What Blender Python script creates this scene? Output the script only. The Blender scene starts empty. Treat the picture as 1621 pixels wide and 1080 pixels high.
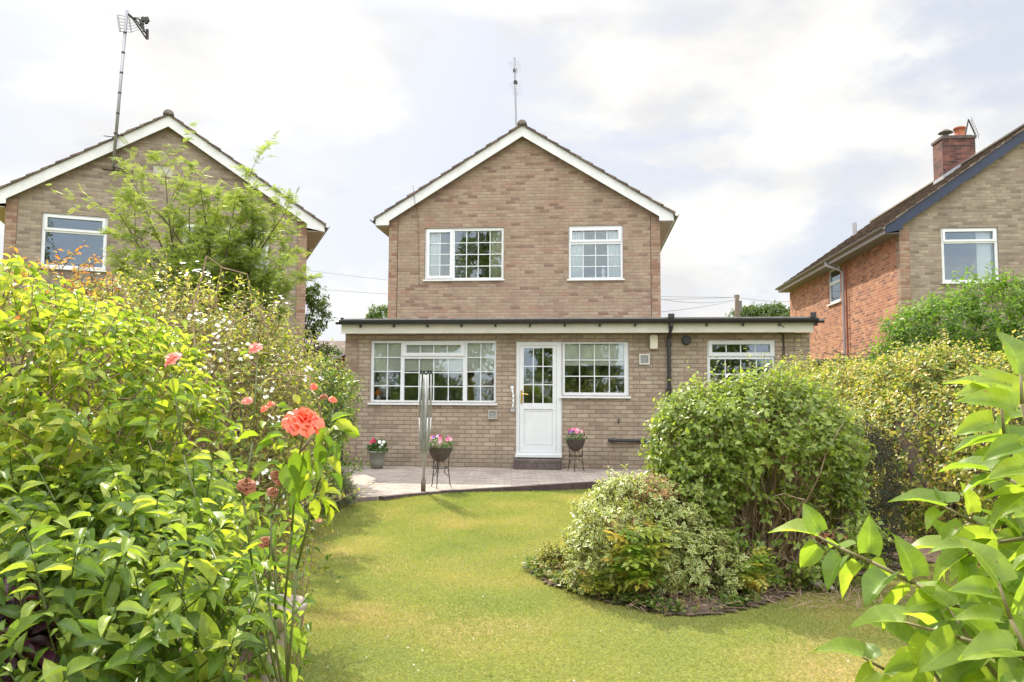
import bpy, math, random
import numpy as np
from mathutils import Vector, Matrix
random.seed(4); RS = np.random.RandomState(7)
PI = math.pi; R = math.radians
C = bpy.context.scene.collection

# ------------------------------------------------------------------ camera
FPX = 1230.0; CAMZ = 1.23
PITCH = math.atan(92/FPX); ROLL = R(0.29)
fw = Vector((0, math.cos(PITCH), math.sin(PITCH)))
r0 = Vector((1, 0, 0)); u0 = Vector((0, -math.sin(PITCH), math.cos(PITCH)))
rt = r0*math.cos(ROLL)+u0*math.sin(ROLL); up = u0*math.cos(ROLL)-r0*math.sin(ROLL)
cam = bpy.data.cameras.new('camera'); co = bpy.data.objects.new('camera', cam); C.objects.link(co)
m = Matrix.Identity(4)
for i in range(3):
    m[i][0] = rt[i]; m[i][1] = up[i]; m[i][2] = -fw[i]
m[2][3] = CAMZ; co.matrix_world = m
cam.sensor_width = 36; cam.lens = FPX/1621*36; cam.clip_start = .05; cam.clip_end = 2000
bpy.context.scene.camera = co
def ray(px, py): return fw*FPX+rt*(px-810.5)+up*(540-py)
O = Vector((0, 0, CAMZ))
def at(px, py, Y):                       # point on the world plane y = Y
    d = ray(px, py); return O+d*(Y/d.y)
def gnd(px, py, z=-.1):                  # point on the level plane z
    d = ray(px, py); return O+d*((z-CAMZ)/d.z)

# ------------------------------------------------------------------ light
SE = R(43); SAZ = math.atan2(-.40, .92)
S = Vector((math.sin(SAZ)*math.cos(SE), math.cos(SAZ)*math.cos(SE), math.sin(SE)))
sl = bpy.data.lights.new('sun', 'SUN'); sl.energy = 3.6; sl.angle = R(.6); sl.color = (1, .91, .75)
so = bpy.data.objects.new('sun', sl); C.objects.link(so); so.location = (0, 0, 30)
so.rotation_euler = S.to_track_quat('Z', 'Y').to_euler()
sc = bpy.context.scene
sc.view_settings.view_transform = 'Standard'; sc.view_settings.look = 'None'
sc.view_settings.exposure = 0.88; sc.view_settings.gamma = 1
w = bpy.data.worlds.new('World'); sc.world = w; w.use_nodes = True
nt = w.node_tree; N = nt.nodes; L = nt.links
bg = N['Background']; bg.inputs[1].default_value = .1
sky = N.new('ShaderNodeTexSky'); sky.sky_type = 'NISHITA'; sky.sun_disc = False
sky.sun_elevation = SE; sky.sun_rotation = SAZ; sky.dust_density = 2
tc = N.new('ShaderNodeTexCoord'); mp = N.new('ShaderNodeMapping'); mp.inputs['Scale'].default_value = (1, 1, 2.2)
mp.inputs['Location'].default_value = (.3, 1.7, .2)
n1 = N.new('ShaderNodeTexNoise'); n1.inputs['Scale'].default_value = 2.7; n1.inputs['Detail'].default_value = 10
n1.inputs['Roughness'].default_value = .6; n1.inputs['Distortion'].default_value = .25
L.new(tc.outputs['Generated'], mp.inputs[0]); L.new(mp.outputs[0], n1.inputs['Vector'])
rp = N.new('ShaderNodeMapRange'); rp.inputs[1].default_value = .41; rp.inputs[2].default_value = .58; rp.interpolation_type = 'SMOOTHSTEP'
L.new(n1.outputs['Fac'], rp.inputs[0])
n2 = N.new('ShaderNodeTexNoise'); n2.inputs['Scale'].default_value = 5.5; n2.inputs['Detail'].default_value = 6
L.new(mp.outputs[0], n2.inputs['Vector'])
cr = N.new('ShaderNodeValToRGB')
cr.color_ramp.elements[0].position = .36; cr.color_ramp.elements[0].color = (4.7, 4.7, 4.75, 1)
cr.color_ramp.elements[1].position = .56; cr.color_ramp.elements[1].color = (6.0, 5.88, 5.6, 1)
L.new(n2.outputs['Fac'], cr.inputs[0])
# thin cloud veil over the blue
vl = N.new('ShaderNodeMix'); vl.data_type = 'RGBA'; vl.inputs[0].default_value = .86
vl.inputs[7].default_value = (4.15, 4.35, 4.75, 1); L.new(sky.outputs[0], vl.inputs[6])
mx = N.new('ShaderNodeMix'); mx.data_type = 'RGBA'
L.new(rp.outputs[0], mx.inputs[0]); L.new(vl.outputs[2], mx.inputs[6]); L.new(cr.outputs[0], mx.inputs[7])
# sky gain overhead and behind the camera, added as fill for the backlit walls
sp = N.new('ShaderNodeSeparateXYZ'); L.new(tc.outputs['Generated'], sp.inputs[0])
m1 = N.new('ShaderNodeMapRange'); m1.inputs[1].default_value = .45; m1.inputs[2].default_value = .95; m1.inputs[3].default_value = 1; m1.inputs[4].default_value = 3.2
L.new(sp.outputs['Z'], m1.inputs[0])
m2 = N.new('ShaderNodeMapRange'); m2.inputs[1].default_value = .2; m2.inputs[2].default_value = -.8; m2.inputs[3].default_value = 1; m2.inputs[4].default_value = 2.1
L.new(sp.outputs['Y'], m2.inputs[0])
mm = N.new('ShaderNodeMath'); mm.operation = 'MULTIPLY'; L.new(m1.outputs[0], mm.inputs[0]); L.new(m2.outputs[0], mm.inputs[1])
ms = N.new('ShaderNodeVectorMath'); ms.operation = 'SCALE'; L.new(mx.outputs[2], ms.inputs[0]); L.new(mm.outputs[0], ms.inputs[3])
L.new(ms.outputs[0], bg.inputs[0])

# ------------------------------------------------------------------ materials
MC = {}
def mat(name, col=(.5, .5, .5), rough=.6, metal=0, noise=0, nscale=6, col2=None, bump=0, bscale=60, spec=None, coord='Object'):
    if name in MC: return MC[name]
    M = bpy.data.materials.new(name); M.use_nodes = True; nt = M.node_tree; N = nt.nodes; L = nt.links
    b = N['Principled BSDF']; b.inputs['Base Color'].default_value = (*col, 1)
    b.inputs['Roughness'].default_value = rough; b.inputs['Metallic'].default_value = metal
    if spec is not None: b.inputs['Specular IOR Level'].default_value = spec
    tc = N.new('ShaderNodeTexCoord')
    if col2 or noise:
        n = N.new('ShaderNodeTexNoise'); n.inputs['Scale'].default_value = nscale; n.inputs['Detail'].default_value = 8; n.inputs['Roughness'].default_value = .65
        L.new(tc.outputs[coord], n.inputs['Vector'])
        r = N.new('ShaderNodeValToRGB'); r.color_ramp.elements[0].position = .35; r.color_ramp.elements[1].position = .65
        c2 = col2 or tuple(c*(1-noise) for c in col)
        r.color_ramp.elements[0].color = (*c2, 1); r.color_ramp.elements[1].color = (*col, 1)
        L.new(n.outputs['Fac'], r.inputs[0]); L.new(r.outputs[0], b.inputs['Base Color'])
    if bump:
        n = N.new('ShaderNodeTexNoise'); n.inputs['Scale'].default_value = bscale; n.inputs['Detail'].default_value = 5
        L.new(tc.outputs[coord], n.inputs['Vector'])
        bp = N.new('ShaderNodeBump'); bp.inputs['Strength'].default_value = bump; bp.inputs['Distance'].default_value = .02
        L.new(n.outputs['Fac'], bp.inputs['Height']); L.new(bp.outputs[0], b.inputs['Normal'])
    MC[name] = M; return M

def brickmat(name, cols, mortar, bw=.225, bh=.075, mw=.006, stain=.25, rough=.85, off=.5, seed=0.0, aggr=1.0):
    """cols: list of (position, colour) for the per-brick random ramp; UVs in metres"""
    if name in MC: return MC[name]
    M = bpy.data.materials.new(name); M.use_nodes = True; nt = M.node_tree; N = nt.nodes; L = nt.links
    b = N['Principled BSDF']; b.inputs['Roughness'].default_value = rough
    uv = N.new('ShaderNodeUVMap'); uv.uv_map = 'UVMap'
    s = N.new('ShaderNodeSeparateXYZ'); L.new(uv.outputs[0], s.inputs[0])
    def mth(op, a, c=None, c2=None):
        n = N.new('ShaderNodeMath'); n.operation = op
        for i, v in enumerate((a, c, c2)):
            if v is None: continue
            if isinstance(v, (int, float)): n.inputs[i].default_value = v
            else: L.new(v, n.inputs[i])
        return n.outputs[0]
    vv = mth('DIVIDE', s.outputs[1], bh); row = mth('FLOOR', vv)
    of = mth('MULTIPLY', mth('MODULO', mth('ADD', row, 1000), 2), off)
    uu = mth('ADD', mth('DIVIDE', s.outputs[0], bw), of); col = mth('FLOOR', uu)
    fu = mth('FRACT', uu); fv = mth('FRACT', vv)
    du = mth('MULTIPLY', mth('MINIMUM', fu, mth('SUBTRACT', 1, fu)), bw)
    dv = mth('MULTIPLY', mth('MINIMUM', fv, mth('SUBTRACT', 1, fv)), bh)
    d = mth('MINIMUM', du, dv)
    # wobble of the arris
    nz = N.new('ShaderNodeTexNoise'); nz.inputs['Scale'].default_value = 45; nz.inputs['Detail'].default_value = 3; L.new(uv.outputs[0], nz.inputs['Vector'])
    d = mth('ADD', d, mth('MULTIPLY', mth('SUBTRACT', nz.outputs['Fac'], .5), .006))
    mr = N.new('ShaderNodeMapRange'); mr.interpolation_type = 'SMOOTHSTEP'; mr.inputs[1].default_value = mw*.6; mr.inputs[2].default_value = mw*1.5
    L.new(d, mr.inputs[0])
    cb = N.new('ShaderNodeCombineXYZ'); L.new(col, cb.inputs[0]); L.new(row, cb.inputs[1]); cb.inputs[2].default_value = seed
    wn = N.new('ShaderNodeTexWhiteNoise'); wn.noise_dimensions = '3D'; L.new(cb.outputs[0], wn.inputs[0])
    cr = N.new('ShaderNodeValToRGB'); e = cr.color_ramp
    e.elements[0].position = cols[0][0]; e.elements[0].color = (*cols[0][1], 1)
    e.elements[1].position = cols[-1][0]; e.elements[1].color = (*cols[-1][1], 1)
    for p, c in cols[1:-1]: x = e.elements.new(p); x.color = (*c, 1)
    # low frequency patchiness shifts which bricks come out dark
    n3 = N.new('ShaderNodeTexNoise'); n3.inputs['Scale'].default_value = .9; n3.inputs['Detail'].default_value = 4; L.new(uv.outputs[0], n3.inputs['Vector'])
    L.new(mth('ADD', wn.outputs['Value'], mth('MULTIPLY', mth('SUBTRACT', n3.outputs['Fac'], .5), .5*aggr)), cr.inputs[0])
    mx = N.new('ShaderNodeMix'); mx.data_type = 'RGBA'; L.new(mr.outputs[0], mx.inputs[0]); mx.inputs[6].default_value = (*mortar, 1); L.new(cr.outputs[0], mx.inputs[7])
    n4 = N.new('ShaderNodeTexNoise'); n4.inputs['Scale'].default_value = 7; n4.inputs['Detail'].default_value = 9; n4.inputs['Roughness'].default_value = .75; L.new(uv.outputs[0], n4.inputs['Vector'])
    m4 = N.new('ShaderNodeMapRange'); m4.inputs[1].default_value = .3; m4.inputs[2].default_value = .7; m4.inputs[3].default_value = 1-stain; m4.inputs[4].default_value = 1+stain*.5
    L.new(n4.outputs['Fac'], m4.inputs[0])
    sc_ = N.new('ShaderNodeVectorMath'); sc_.operation = 'SCALE'; L.new(mx.outputs[2], sc_.inputs[0]); L.new(m4.outputs[0], sc_.inputs[3])
    L.new(sc_.outputs[0], b.inputs['Base Color'])
    # rain streaks and rising damp, part of the wall itself
    mp = N.new('ShaderNodeMapping'); mp.inputs['Scale'].default_value = (2.2, .6, 1); L.new(uv.outputs[0], mp.inputs[0])
    n6 = N.new('ShaderNodeTexNoise'); n6.inputs['Scale'].default_value = 1; n6.inputs['Detail'].default_value = 7; n6.inputs['Roughness'].default_value = .6; L.new(mp.outputs[0], n6.inputs['Vector'])
    m6 = N.new('ShaderNodeMapRange'); m6.inputs[1].default_value = .36; m6.inputs[2].default_value = .55; m6.inputs[3].default_value = .90; m6.inputs[4].default_value = 1.04; L.new(n6.outputs['Fac'], m6.inputs[0])
    m7 = N.new('ShaderNodeMapRange'); m7.interpolation_type = 'SMOOTHSTEP'; m7.inputs[1].default_value = .05; m7.inputs[2].default_value = .5; m7.inputs[3].default_value = .80; m7.inputs[4].default_value = 1
    L.new(mth('ADD', s.outputs[1], mth('MULTIPLY', mth('SUBTRACT', n6.outputs['Fac'], .5), .8)), m7.inputs[0])
    s2_ = N.new('ShaderNodeVectorMath'); s2_.operation = 'SCALE'; L.new(sc_.outputs[0], s2_.inputs[0]); L.new(mth('MULTIPLY', m6.outputs[0], m7.outputs[0]), s2_.inputs[3]); L.new(s2_.outputs[0], b.inputs['Base Color'])
    bp = N.new('ShaderNodeBump'); bp.inputs['Strength'].default_value = .6; bp.inputs['Distance'].default_value = .01
    L.new(mth('ADD', mr.outputs[0], mth('MULTIPLY', nz.outputs['Fac'], .35)), bp.inputs['Height']); L.new(bp.outputs[0], b.inputs['Normal'])
    MC[name] = M; return M

def leafmat(name, cols, trans=.45, rough=.45, edge=None, hue_scale=1.5, spec=.5, tint=(1.12, 1.1, .58), rv=1.0, nw=.9, veins=False):
    if name in MC: return MC[name]
    M = bpy.data.materials.new(name); M.use_nodes = True; nt = M.node_tree; N = nt.nodes; L = nt.links
    b = N['Principled BSDF']; b.inputs['Roughness'].default_value = rough; b.inputs['Specular IOR Level'].default_value = spec
    at_ = N.new('ShaderNodeAttribute'); at_.attribute_name = 'rnd'
    tc = N.new('ShaderNodeTexCoord'); nz = N.new('ShaderNodeTexNoise'); nz.inputs['Scale'].default_value = hue_scale; nz.inputs['Detail'].default_value = 3
    L.new(tc.outputs['Object'], nz.inputs['Vector'])
    ad = N.new('ShaderNodeMath'); ad.operation = 'MULTIPLY_ADD'; L.new(nz.outputs['Fac'], ad.inputs[0]); ad.inputs[1].default_value = nw
    su = N.new('ShaderNodeMath'); su.operation = 'MULTIPLY_ADD'; L.new(at_.outputs['Fac'], su.inputs[0]); su.inputs[1].default_value = rv; su.inputs[2].default_value = .5-.5*nw-.5*rv
    L.new(su.outputs[0], ad.inputs[2])
    cr = N.new('ShaderNodeValToRGB'); e = cr.color_ramp
    n = len(cols)
    e.elements[0].position = 0; e.elements[0].color = (*cols[0], 1); e.elements[1].position = 1; e.elements[1].color = (*cols[-1], 1)
    for i, c in enumerate(cols[1:-1]): x = e.elements.new((i+1)/(n-1)); x.color = (*c, 1)
    L.new(ad.outputs[0], cr.inputs[0]); out = cr.outputs[0]
    if veins:
        ae = N.new('ShaderNodeAttribute'); ae.attribute_name = 'edge'; al = N.new('ShaderNodeAttribute'); al.attribute_name = 'along'
        def mth(op, x, y=None, z=None):
            n = N.new('ShaderNodeMath'); n.operation = op
            for i, v in enumerate((x, y, z)):
                if v is None: continue
                if isinstance(v, (int, float)): n.inputs[i].default_value = v
                else: L.new(v, n.inputs[i])
            return n.outputs[0]
        fr = mth('FRACT', mth('MULTIPLY', mth('SUBTRACT', al.outputs['Fac'], mth('MULTIPLY', ae.outputs['Fac'], .16)), 7))
        sv = mth('LESS_THAN', mth('ABSOLUTE', mth('SUBTRACT', fr, .5)), .05); mv = mth('LESS_THAN', ae.outputs['Fac'], .07)
        vn = mth('MAXIMUM', mth('MULTIPLY', sv, .5), mv)
        bl = N.new('ShaderNodeTexNoise'); bl.inputs['Scale'].default_value = 45; bl.inputs['Detail'].default_value = 5; L.new(tc.outputs['Object'], bl.inputs['Vector'])
        sc1 = mth('MULTIPLY', mth('MULTIPLY_ADD', vn, .30, 1), mth('MULTIPLY_ADD', bl.outputs['Fac'], .7, .65))
        vs_ = N.new('ShaderNodeVectorMath'); vs_.operation = 'SCALE'; L.new(out, vs_.inputs[0]); L.new(sc1, vs_.inputs[3]); out = vs_.outputs[0]
        sp_ = N.new('ShaderNodeTexNoise'); sp_.inputs['Scale'].default_value = 110; L.new(tc.outputs['Object'], sp_.inputs['Vector'])
        m5 = N.new('ShaderNodeMapRange'); m5.inputs[1].default_value = .70; m5.inputs[2].default_value = .74; L.new(sp_.outputs['Fac'], m5.inputs[0])
        mb_ = N.new('ShaderNodeMix'); mb_.data_type = 'RGBA'; L.new(m5.outputs[0], mb_.inputs[0]); L.new(out, mb_.inputs[6]); mb_.inputs[7].default_value = (.25, .17, .06, 1); out = mb_.outputs[2]
        bp = N.new('ShaderNodeBump'); bp.inputs['Strength'].default_value = .5; bp.inputs['Distance'].default_value = .002
        L.new(mth('SUBTRACT', mth('MULTIPLY', bl.outputs['Fac'], .8), vn), bp.inputs['Height']); L.new(bp.outputs[0], b.inputs['Normal'])
    if edge:
        ae = N.new('ShaderNodeAttribute'); ae.attribute_name = 'edge'
        mr = N.new('ShaderNodeMapRange'); mr.inputs[1].default_value = .62; mr.inputs[2].default_value = .74; L.new(ae.outputs['Fac'], mr.inputs[0])
        mx = N.new('ShaderNodeMix'); mx.data_type = 'RGBA'; L.new(mr.outputs[0], mx.inputs[0]); L.new(out, mx.inputs[6]); mx.inputs[7].default_value = (*edge, 1); out = mx.outputs[2]
    L.new(out, b.inputs['Base Color'])
    tr = N.new('ShaderNodeBsdfTranslucent'); vm = N.new('ShaderNodeVectorMath'); vm.operation = 'MULTIPLY'
    L.new(out, vm.inputs[0]); vm.inputs[1].default_value = tuple(t*1.6 for t in tint); L.new(vm.outputs[0], tr.inputs[0])
    ms = N.new('ShaderNodeMixShader'); ms.inputs[0].default_value = trans
    L.new(b.outputs[0], ms.inputs[1]); L.new(tr.outputs[0], ms.inputs[2]); L.new(ms.outputs[0], N['Material Output'].inputs[0])
    MC[name] = M; return M

def glassmat():
    if 'glass' in MC: return MC['glass']
    M = bpy.data.materials.new('window_glass'); M.use_nodes = True; nt = M.node_tree; N = nt.nodes; L = nt.links
    N.remove(N['Principled BSDF'])
    g = N.new('ShaderNodeBsdfGlossy'); g.inputs['Roughness'].default_value = .0; g.inputs['Color'].default_value = (.78, .90, 1, 1)
    t = N.new('ShaderNodeBsdfTransparent'); t.inputs['Color'].default_value = (.95, .955, .94, 1)
    f = N.new('ShaderNodeFresnel'); f.inputs['IOR'].default_value = 1.5
    a = N.new('ShaderNodeMath'); a.operation = 'MULTIPLY_ADD'; a.inputs[1].default_value = 1.3; a.inputs[2].default_value = .06; a.use_clamp = True; L.new(f.outputs[0], a.inputs[0])
    tc = N.new('ShaderNodeTexCoord'); nz = N.new('ShaderNodeTexNoise'); nz.inputs['Scale'].default_value = 2.2; L.new(tc.outputs['Object'], nz.inputs['Vector'])
    bp = N.new('ShaderNodeBump'); bp.inputs['Strength'].default_value = .06; bp.inputs['Distance'].default_value = .05; L.new(nz.outputs['Fac'], bp.inputs['Height']); L.new(bp.outputs[0], g.inputs['Normal'])
    ms = N.new('ShaderNodeMixShader'); L.new(a.outputs[0], ms.inputs[0]); L.new(t.outputs[0], ms.inputs[1]); L.new(g.outputs[0], ms.inputs[2])
    L.new(ms.outputs[0], N['Material Output'].inputs[0]); MC['glass'] = M; return M

UPVC = mat('white_plastic', (.76, .78, .79), .35, noise=.08, nscale=3)
BUFF = brickmat('buff_brick', [(0, (.28, .215, .155)), (.25, (.35, .275, .20)), (.6, (.39, .32, .235)), (.8, (.37, .30, .22)), (1, (.44, .365, .27))], (.26, .19, .14), mw=.008, stain=.18, aggr=.7)
GABLE = brickmat('gable_brick', [(0, (.21, .125, .09)), (.09, (.26, .17, .125)), (.24, (.32, .23, .16)), (.6, (.37, .28, .195)), (.82, (.325, .225, .165)), (.92, (.34, .20, .14)), (1, (.38, .295, .215))], (.29, .22, .17), mw=.007, stain=.18, seed=3.0, aggr=.6)
PIER = brickmat('pier_brick', [(0, (.25, .13, .085)), (.3, (.33, .21, .14)), (.75, (.37, .28, .20)), (1, (.36, .20, .13))], (.27, .2, .155), stain=.2, seed=5.0)
PIER2 = brickmat('brown_pier_brick', [(0, (.24, .145, .105)), (.4, (.31, .225, .16)), (1, (.37, .285, .205))], (.25, .18, .14), stain=.2, seed=6.0)
REDB = brickmat('red_brick', [(0, (.20, .08, .05)), (.3, (.40, .15, .075)), (.7, (.47, .19, .095)), (1, (.52, .26, .14))], (.42, .33, .26), stain=.2, seed=9.0)
GREYB = brickmat('grey_buff_brick', [(0, (.20, .155, .12)), (.2, (.27, .21, .155)), (.6, (.32, .255, .19)), (1, (.37, .305, .23))], (.29, .245, .2), stain=.2, seed=12.0)
CHIM = brickmat('chimney_brick', [(0, (.06, .028, .025)), (.5, (.14, .05, .04)), (1, (.22, .085, .06))], (.13, .10, .085), stain=.35, seed=15.0)
STEPB = brickmat('step_brick', [(0, (.12, .09, .085)), (1, (.19, .15, .14))], (.13, .105, .095), bw=.11, bh=.105, seed=2)
KERB = brickmat('edging_brick', [(0, (.07, .045, .042)), (1, (.13, .085, .08))], (.07, .055, .05), bw=.2, bh=.12, seed=21)
PAVE = brickmat('paving_block', [(0, (.26, .21, .18)), (.4, (.33, .28, .24)), (1, (.40, .345, .30))], (.2, .16, .135), bw=.2, bh=.1, mw=.004, stain=.25, seed=30)
TILE = brickmat('roof_tile', [(0, (.10, .075, .06)), (.5, (.17, .125, .10)), (1, (.23, .18, .145))], (.05, .04, .035), bw=.3, bh=.33, mw=.006, stain=.5, seed=33)
TILEEDGE = mat('tile_edge', (.19, .16, .13), .9, col2=(.10, .085, .07), nscale=9, bump=.4)
BARGE = mat('white_bargeboard', (.76, .77, .78), .5, col2=(.68, .69, .69), nscale=4)
NAVY = mat('navy_paint', (.018, .032, .075), .45, noise=.2)
CREAM = mat('cream_fascia', (.68, .66, .57), .55, col2=(.58, .57, .48), nscale=3)
BLACKP = mat('black_plastic', (.035, .034, .036), .4, noise=.3, nscale=8)
GREYP = mat('grey_gutter', (.16, .15, .15), .5, noise=.3)
METAL = mat('aerial_metal', (.32, .32, .34), .4, .6)
DMETAL = mat('dark_metal', (.045, .042, .04), .5, .3)
INT = mat('plaster_inside', (.42, .39, .32), .9)
BARK = mat('bark', (.16, .115, .08), .9, col2=(.09, .065, .045), nscale=14, bump=.5)
TWIG = mat('dry_twig', (.42, .30, .20), .85, col2=(.2, .14, .09), nscale=12)
SOIL = mat('bed_soil', (.15, .10, .07), .95, col2=(.07, .048, .034), nscale=14, bump=1, bscale=40)
TERRA = mat('terracotta', (.42, .14, .07), .8, noise=.3, nscale=9)

# ------------------------------------------------------------------ helpers
def tag(o, label=None, cat=None, group=None, kind=None):
    if label: o['label'] = label
    if cat: o['category'] = cat
    if group: o['group'] = group
    if kind: o['kind'] = kind
    return o
def empty(name, loc=(0, 0, 0), rz=0, **k):
    o = bpy.data.objects.new(name, None); C.objects.link(o); o.location = loc; o.rotation_euler = (0, 0, rz)
    o.empty_display_size = .2
    return tag(o, **k)

class MB:
    def __init__(s): s.v = []; s.f = []
    def add(s, vs, fs):
        b = len(s.v); s.v += [tuple(v) for v in vs]; s.f += [tuple(i+b for i in f) for f in fs]; return s
    def box(s, x0, x1, y0, y1, z0, z1):
        return s.add([(x0, y0, z0), (x1, y0, z0), (x1, y1, z0), (x0, y1, z0), (x0, y0, z1), (x1, y0, z1), (x1, y1, z1), (x0, y1, z1)],
                     [(0, 3, 2, 1), (4, 5, 6, 7), (0, 1, 5, 4), (1, 2, 6, 5), (2, 3, 7, 6), (3, 0, 4, 7)])
    def prism(s, pts, y0, y1):            # polygon in x,z extruded along y
        n = len(pts)
        vs = [(x, y0, z) for x, z in pts]+[(x, y1, z) for x, z in pts]
        return s.add(vs, [tuple(range(n)), tuple(range(2*n-1, n-1, -1))]+[(i, i+n, (i+1) % n+n, (i+1) % n) for i in range(n)])
    def slab(s, pts, z0, z1):             # polygon in x,y extruded up
        n = len(pts)
        vs = [(x, y, z0) for x, y in pts]+[(x, y, z1) for x, y in pts]
        return s.add(vs, [tuple(range(n-1, -1, -1)), tuple(range(n, 2*n))]+[(i, (i+1) % n, (i+1) % n+n, i+n) for i in range(n)])
    def tube(s, p0, p1, ra, rb=None, n=8, cap=True):
        p0 = Vector(p0); p1 = Vector(p1); rb = ra if rb is None else rb
        d = (p1-p0).normalized(); a = d.orthogonal().normalized(); b = d.cross(a)
        vs = []
        for p, r in ((p0, ra), (p1, rb)):
            for i in range(n):
                t = 2*PI*i/n; vs.append(p+a*(r*math.cos(t))+b*(r*math.sin(t)))
        fs = [(i, (i+1) % n, (i+1) % n+n, i+n) for i in range(n)]
        if cap: fs += [tuple(range(n-1, -1, -1)), tuple(range(n, 2*n))]
        return s.add(vs, fs)
    def path(s, pts, r, n=7, r2=None):
        k = len(pts)-1; r2 = r if r2 is None else r2
        for i in range(k): s.tube(pts[i], pts[i+1], r+(r2-r)*i/k, r+(r2-r)*(i+1)/k, n)
        return s
    def lathe(s, prof, c=(0, 0, 0), n=24):
        vs = []; fs = []; k = len(prof)
        for i in range(n):
            t = 2*PI*i/n
            for r, z in prof: vs.append((c[0]+r*math.cos(t), c[1]+r*math.sin(t), c[2]+z))
        for i in range(n):
            j = (i+1) % n
            for q in range(k-1): fs.append((i*k+q, j*k+q, j*k+q+1, i*k+q+1))
        return s.add(vs, fs)
    def holed(s, x0, x1, z0, z1, holes, yf, yb):
        xs = sorted({x0, x1, *[h[0] for h in holes], *[h[1] for h in holes]}); zs = sorted({z0, z1, *[h[2] for h in holes], *[h[3] for h in holes]})
        for i in range(len(xs)-1):
            for j in range(len(zs)-1):
                cx = (xs[i]+xs[i+1])/2; cz = (zs[j]+zs[j+1])/2
                if any(h[0] < cx < h[1] and h[2] < cz < h[3] for h in holes): continue
                a, b, c, d = xs[i], xs[i+1], zs[j], zs[j+1]
                s.add([(a, yf, c), (b, yf, c), (b, yf, d), (a, yf, d)], [(0, 1, 2, 3)])
                s.add([(a, yb, c), (b, yb, c), (b, yb, d), (a, yb, d)], [(3, 2, 1, 0)])
        for (a, b, c, d), inv in [((x0, x1, z0, z1), False)]+[(tuple(h[:4]), True) for h in holes]:
            vs = [(a, yf, c), (b, yf, c), (b, yf, d), (a, yf, d), (a, yb, c), (b, yb, c), (b, yb, d), (a, yb, d)]
            s.add(vs, [(0, 4, 5, 1), (1, 5, 6, 2), (2, 6, 7, 3), (3, 7, 4, 0)] if not inv else [(1, 5, 4, 0), (2, 6, 5, 1), (3, 7, 6, 2), (0, 4, 7, 3)])
        return s
    def build(s, name, m, parent=None, smooth=False, bevel=0, **k):
        me = bpy.data.meshes.new(name); me.from_pydata(s.v, [], s.f); me.validate()
        uv = me.uv_layers.new(name='UVMap'); me.update()
        for p in me.polygons:
            n = p.normal; ax = max(range(3), key=lambda i: abs(n[i]))
            for li in p.loop_indices:
                c = me.vertices[me.loops[li].vertex_index].co
                uv.data[li].uv = (c.x, c.z) if ax == 1 else ((c.y+.05, c.z) if ax == 0 else (c.x, c.y))
        me.materials.append(m)
        if smooth:
            for p in me.polygons: p.use_smooth = True
        o = bpy.data.objects.new(name, me); C.objects.link(o); o.parent = parent
        if bevel:
            b = o.modifiers.new('bevel', 'BEVEL'); b.width = bevel; b.segments = 2; b.limit_method = 'ANGLE'; b.angle_limit = R(50)
        return tag(o, **k)

def npmesh(name, V, F, m, parent=None, attrs=None, smooth=False, **k):
    me = bpy.data.meshes.new(name); V = np.ascontiguousarray(V, dtype=np.float32); F = np.ascontiguousarray(F, dtype=np.int32); nf, kk = F.shape
    me.vertices.add(len(V)); me.vertices.foreach_set('co', V.ravel())
    me.loops.add(nf*kk); me.loops.foreach_set('vertex_index', F.ravel())
    me.polygons.add(nf); me.polygons.foreach_set('loop_start', np.arange(0, nf*kk, kk, dtype=np.int32))
    me.update(calc_edges=True)
    for an, av in (attrs or {}).items():
        a = me.attributes.new(an, 'FLOAT', 'POINT'); a.data.foreach_set('value', np.ascontiguousarray(av, dtype=np.float32))
    if smooth: me.polygons.foreach_set('use_smooth', np.ones(nf, dtype=bool))
    me.materials.append(m); me.update()
    o = bpy.data.objects.new(name, me); C.objects.link(o); o.parent = parent
    return tag(o, **k)

def nrm(a): return a/np.maximum(np.linalg.norm(a, axis=-1, keepdims=True), 1e-9)
# leaf templates: verts (x across, y along, z lift), triangles, edge value
LEAF5 = (np.array([(0, 0, 0), (-.5, .45, .12), (0, 1, -.08), (.5, .45, .12), (0, .45, 0)], float), np.array([(0, 4, 1), (1, 4, 2), (0, 3, 4), (3, 2, 4)]), np.array([1, 1, 1, 1, 0.]))
LEAF4 = (np.array([(0, 0, 0), (-.5, .42, .1), (0, 1, -.05), (.5, .42, .1)], float), np.array([(0, 2, 1), (0, 3, 2)]), np.array([0, 1, 1, 1.]))
def bigleaf(heart=0, droop=.35, nl=8):
    vs = []; fs = []; e = []
    for i in range(nl+1):
        t = i/nl
        if heart: wd = .5*(math.sin(PI*min(1, t**.62))**.8)*(1-.15*t)
        else: wd = .5*math.sin(PI*t**.8)**.9
        if i == 0: wd = .02
        if i == nl: wd = .004
        y = t-(heart*.14*(1 if i == 1 else 0)); z = -droop*t*t
        wav = .02*math.sin(t*14)
        for q, xx in enumerate((-1, -.5, 0, .5, 1)):
            vs.append((xx*wd, y-(.05*heart*abs(xx) if i < 3 else 0), z+abs(xx)*wd*.42+wav*abs(xx))); e.append(abs(xx))
    for i in range(nl):
        for q in range(4):
            a = i*5+q; fs += [(a, a+1, a+6), (a, a+6, a+5)]
    return np.array(vs), np.array(fs), np.array(e)
HEART = bigleaf(1, .35); OVAL = bigleaf(0, .4, 5)
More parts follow.
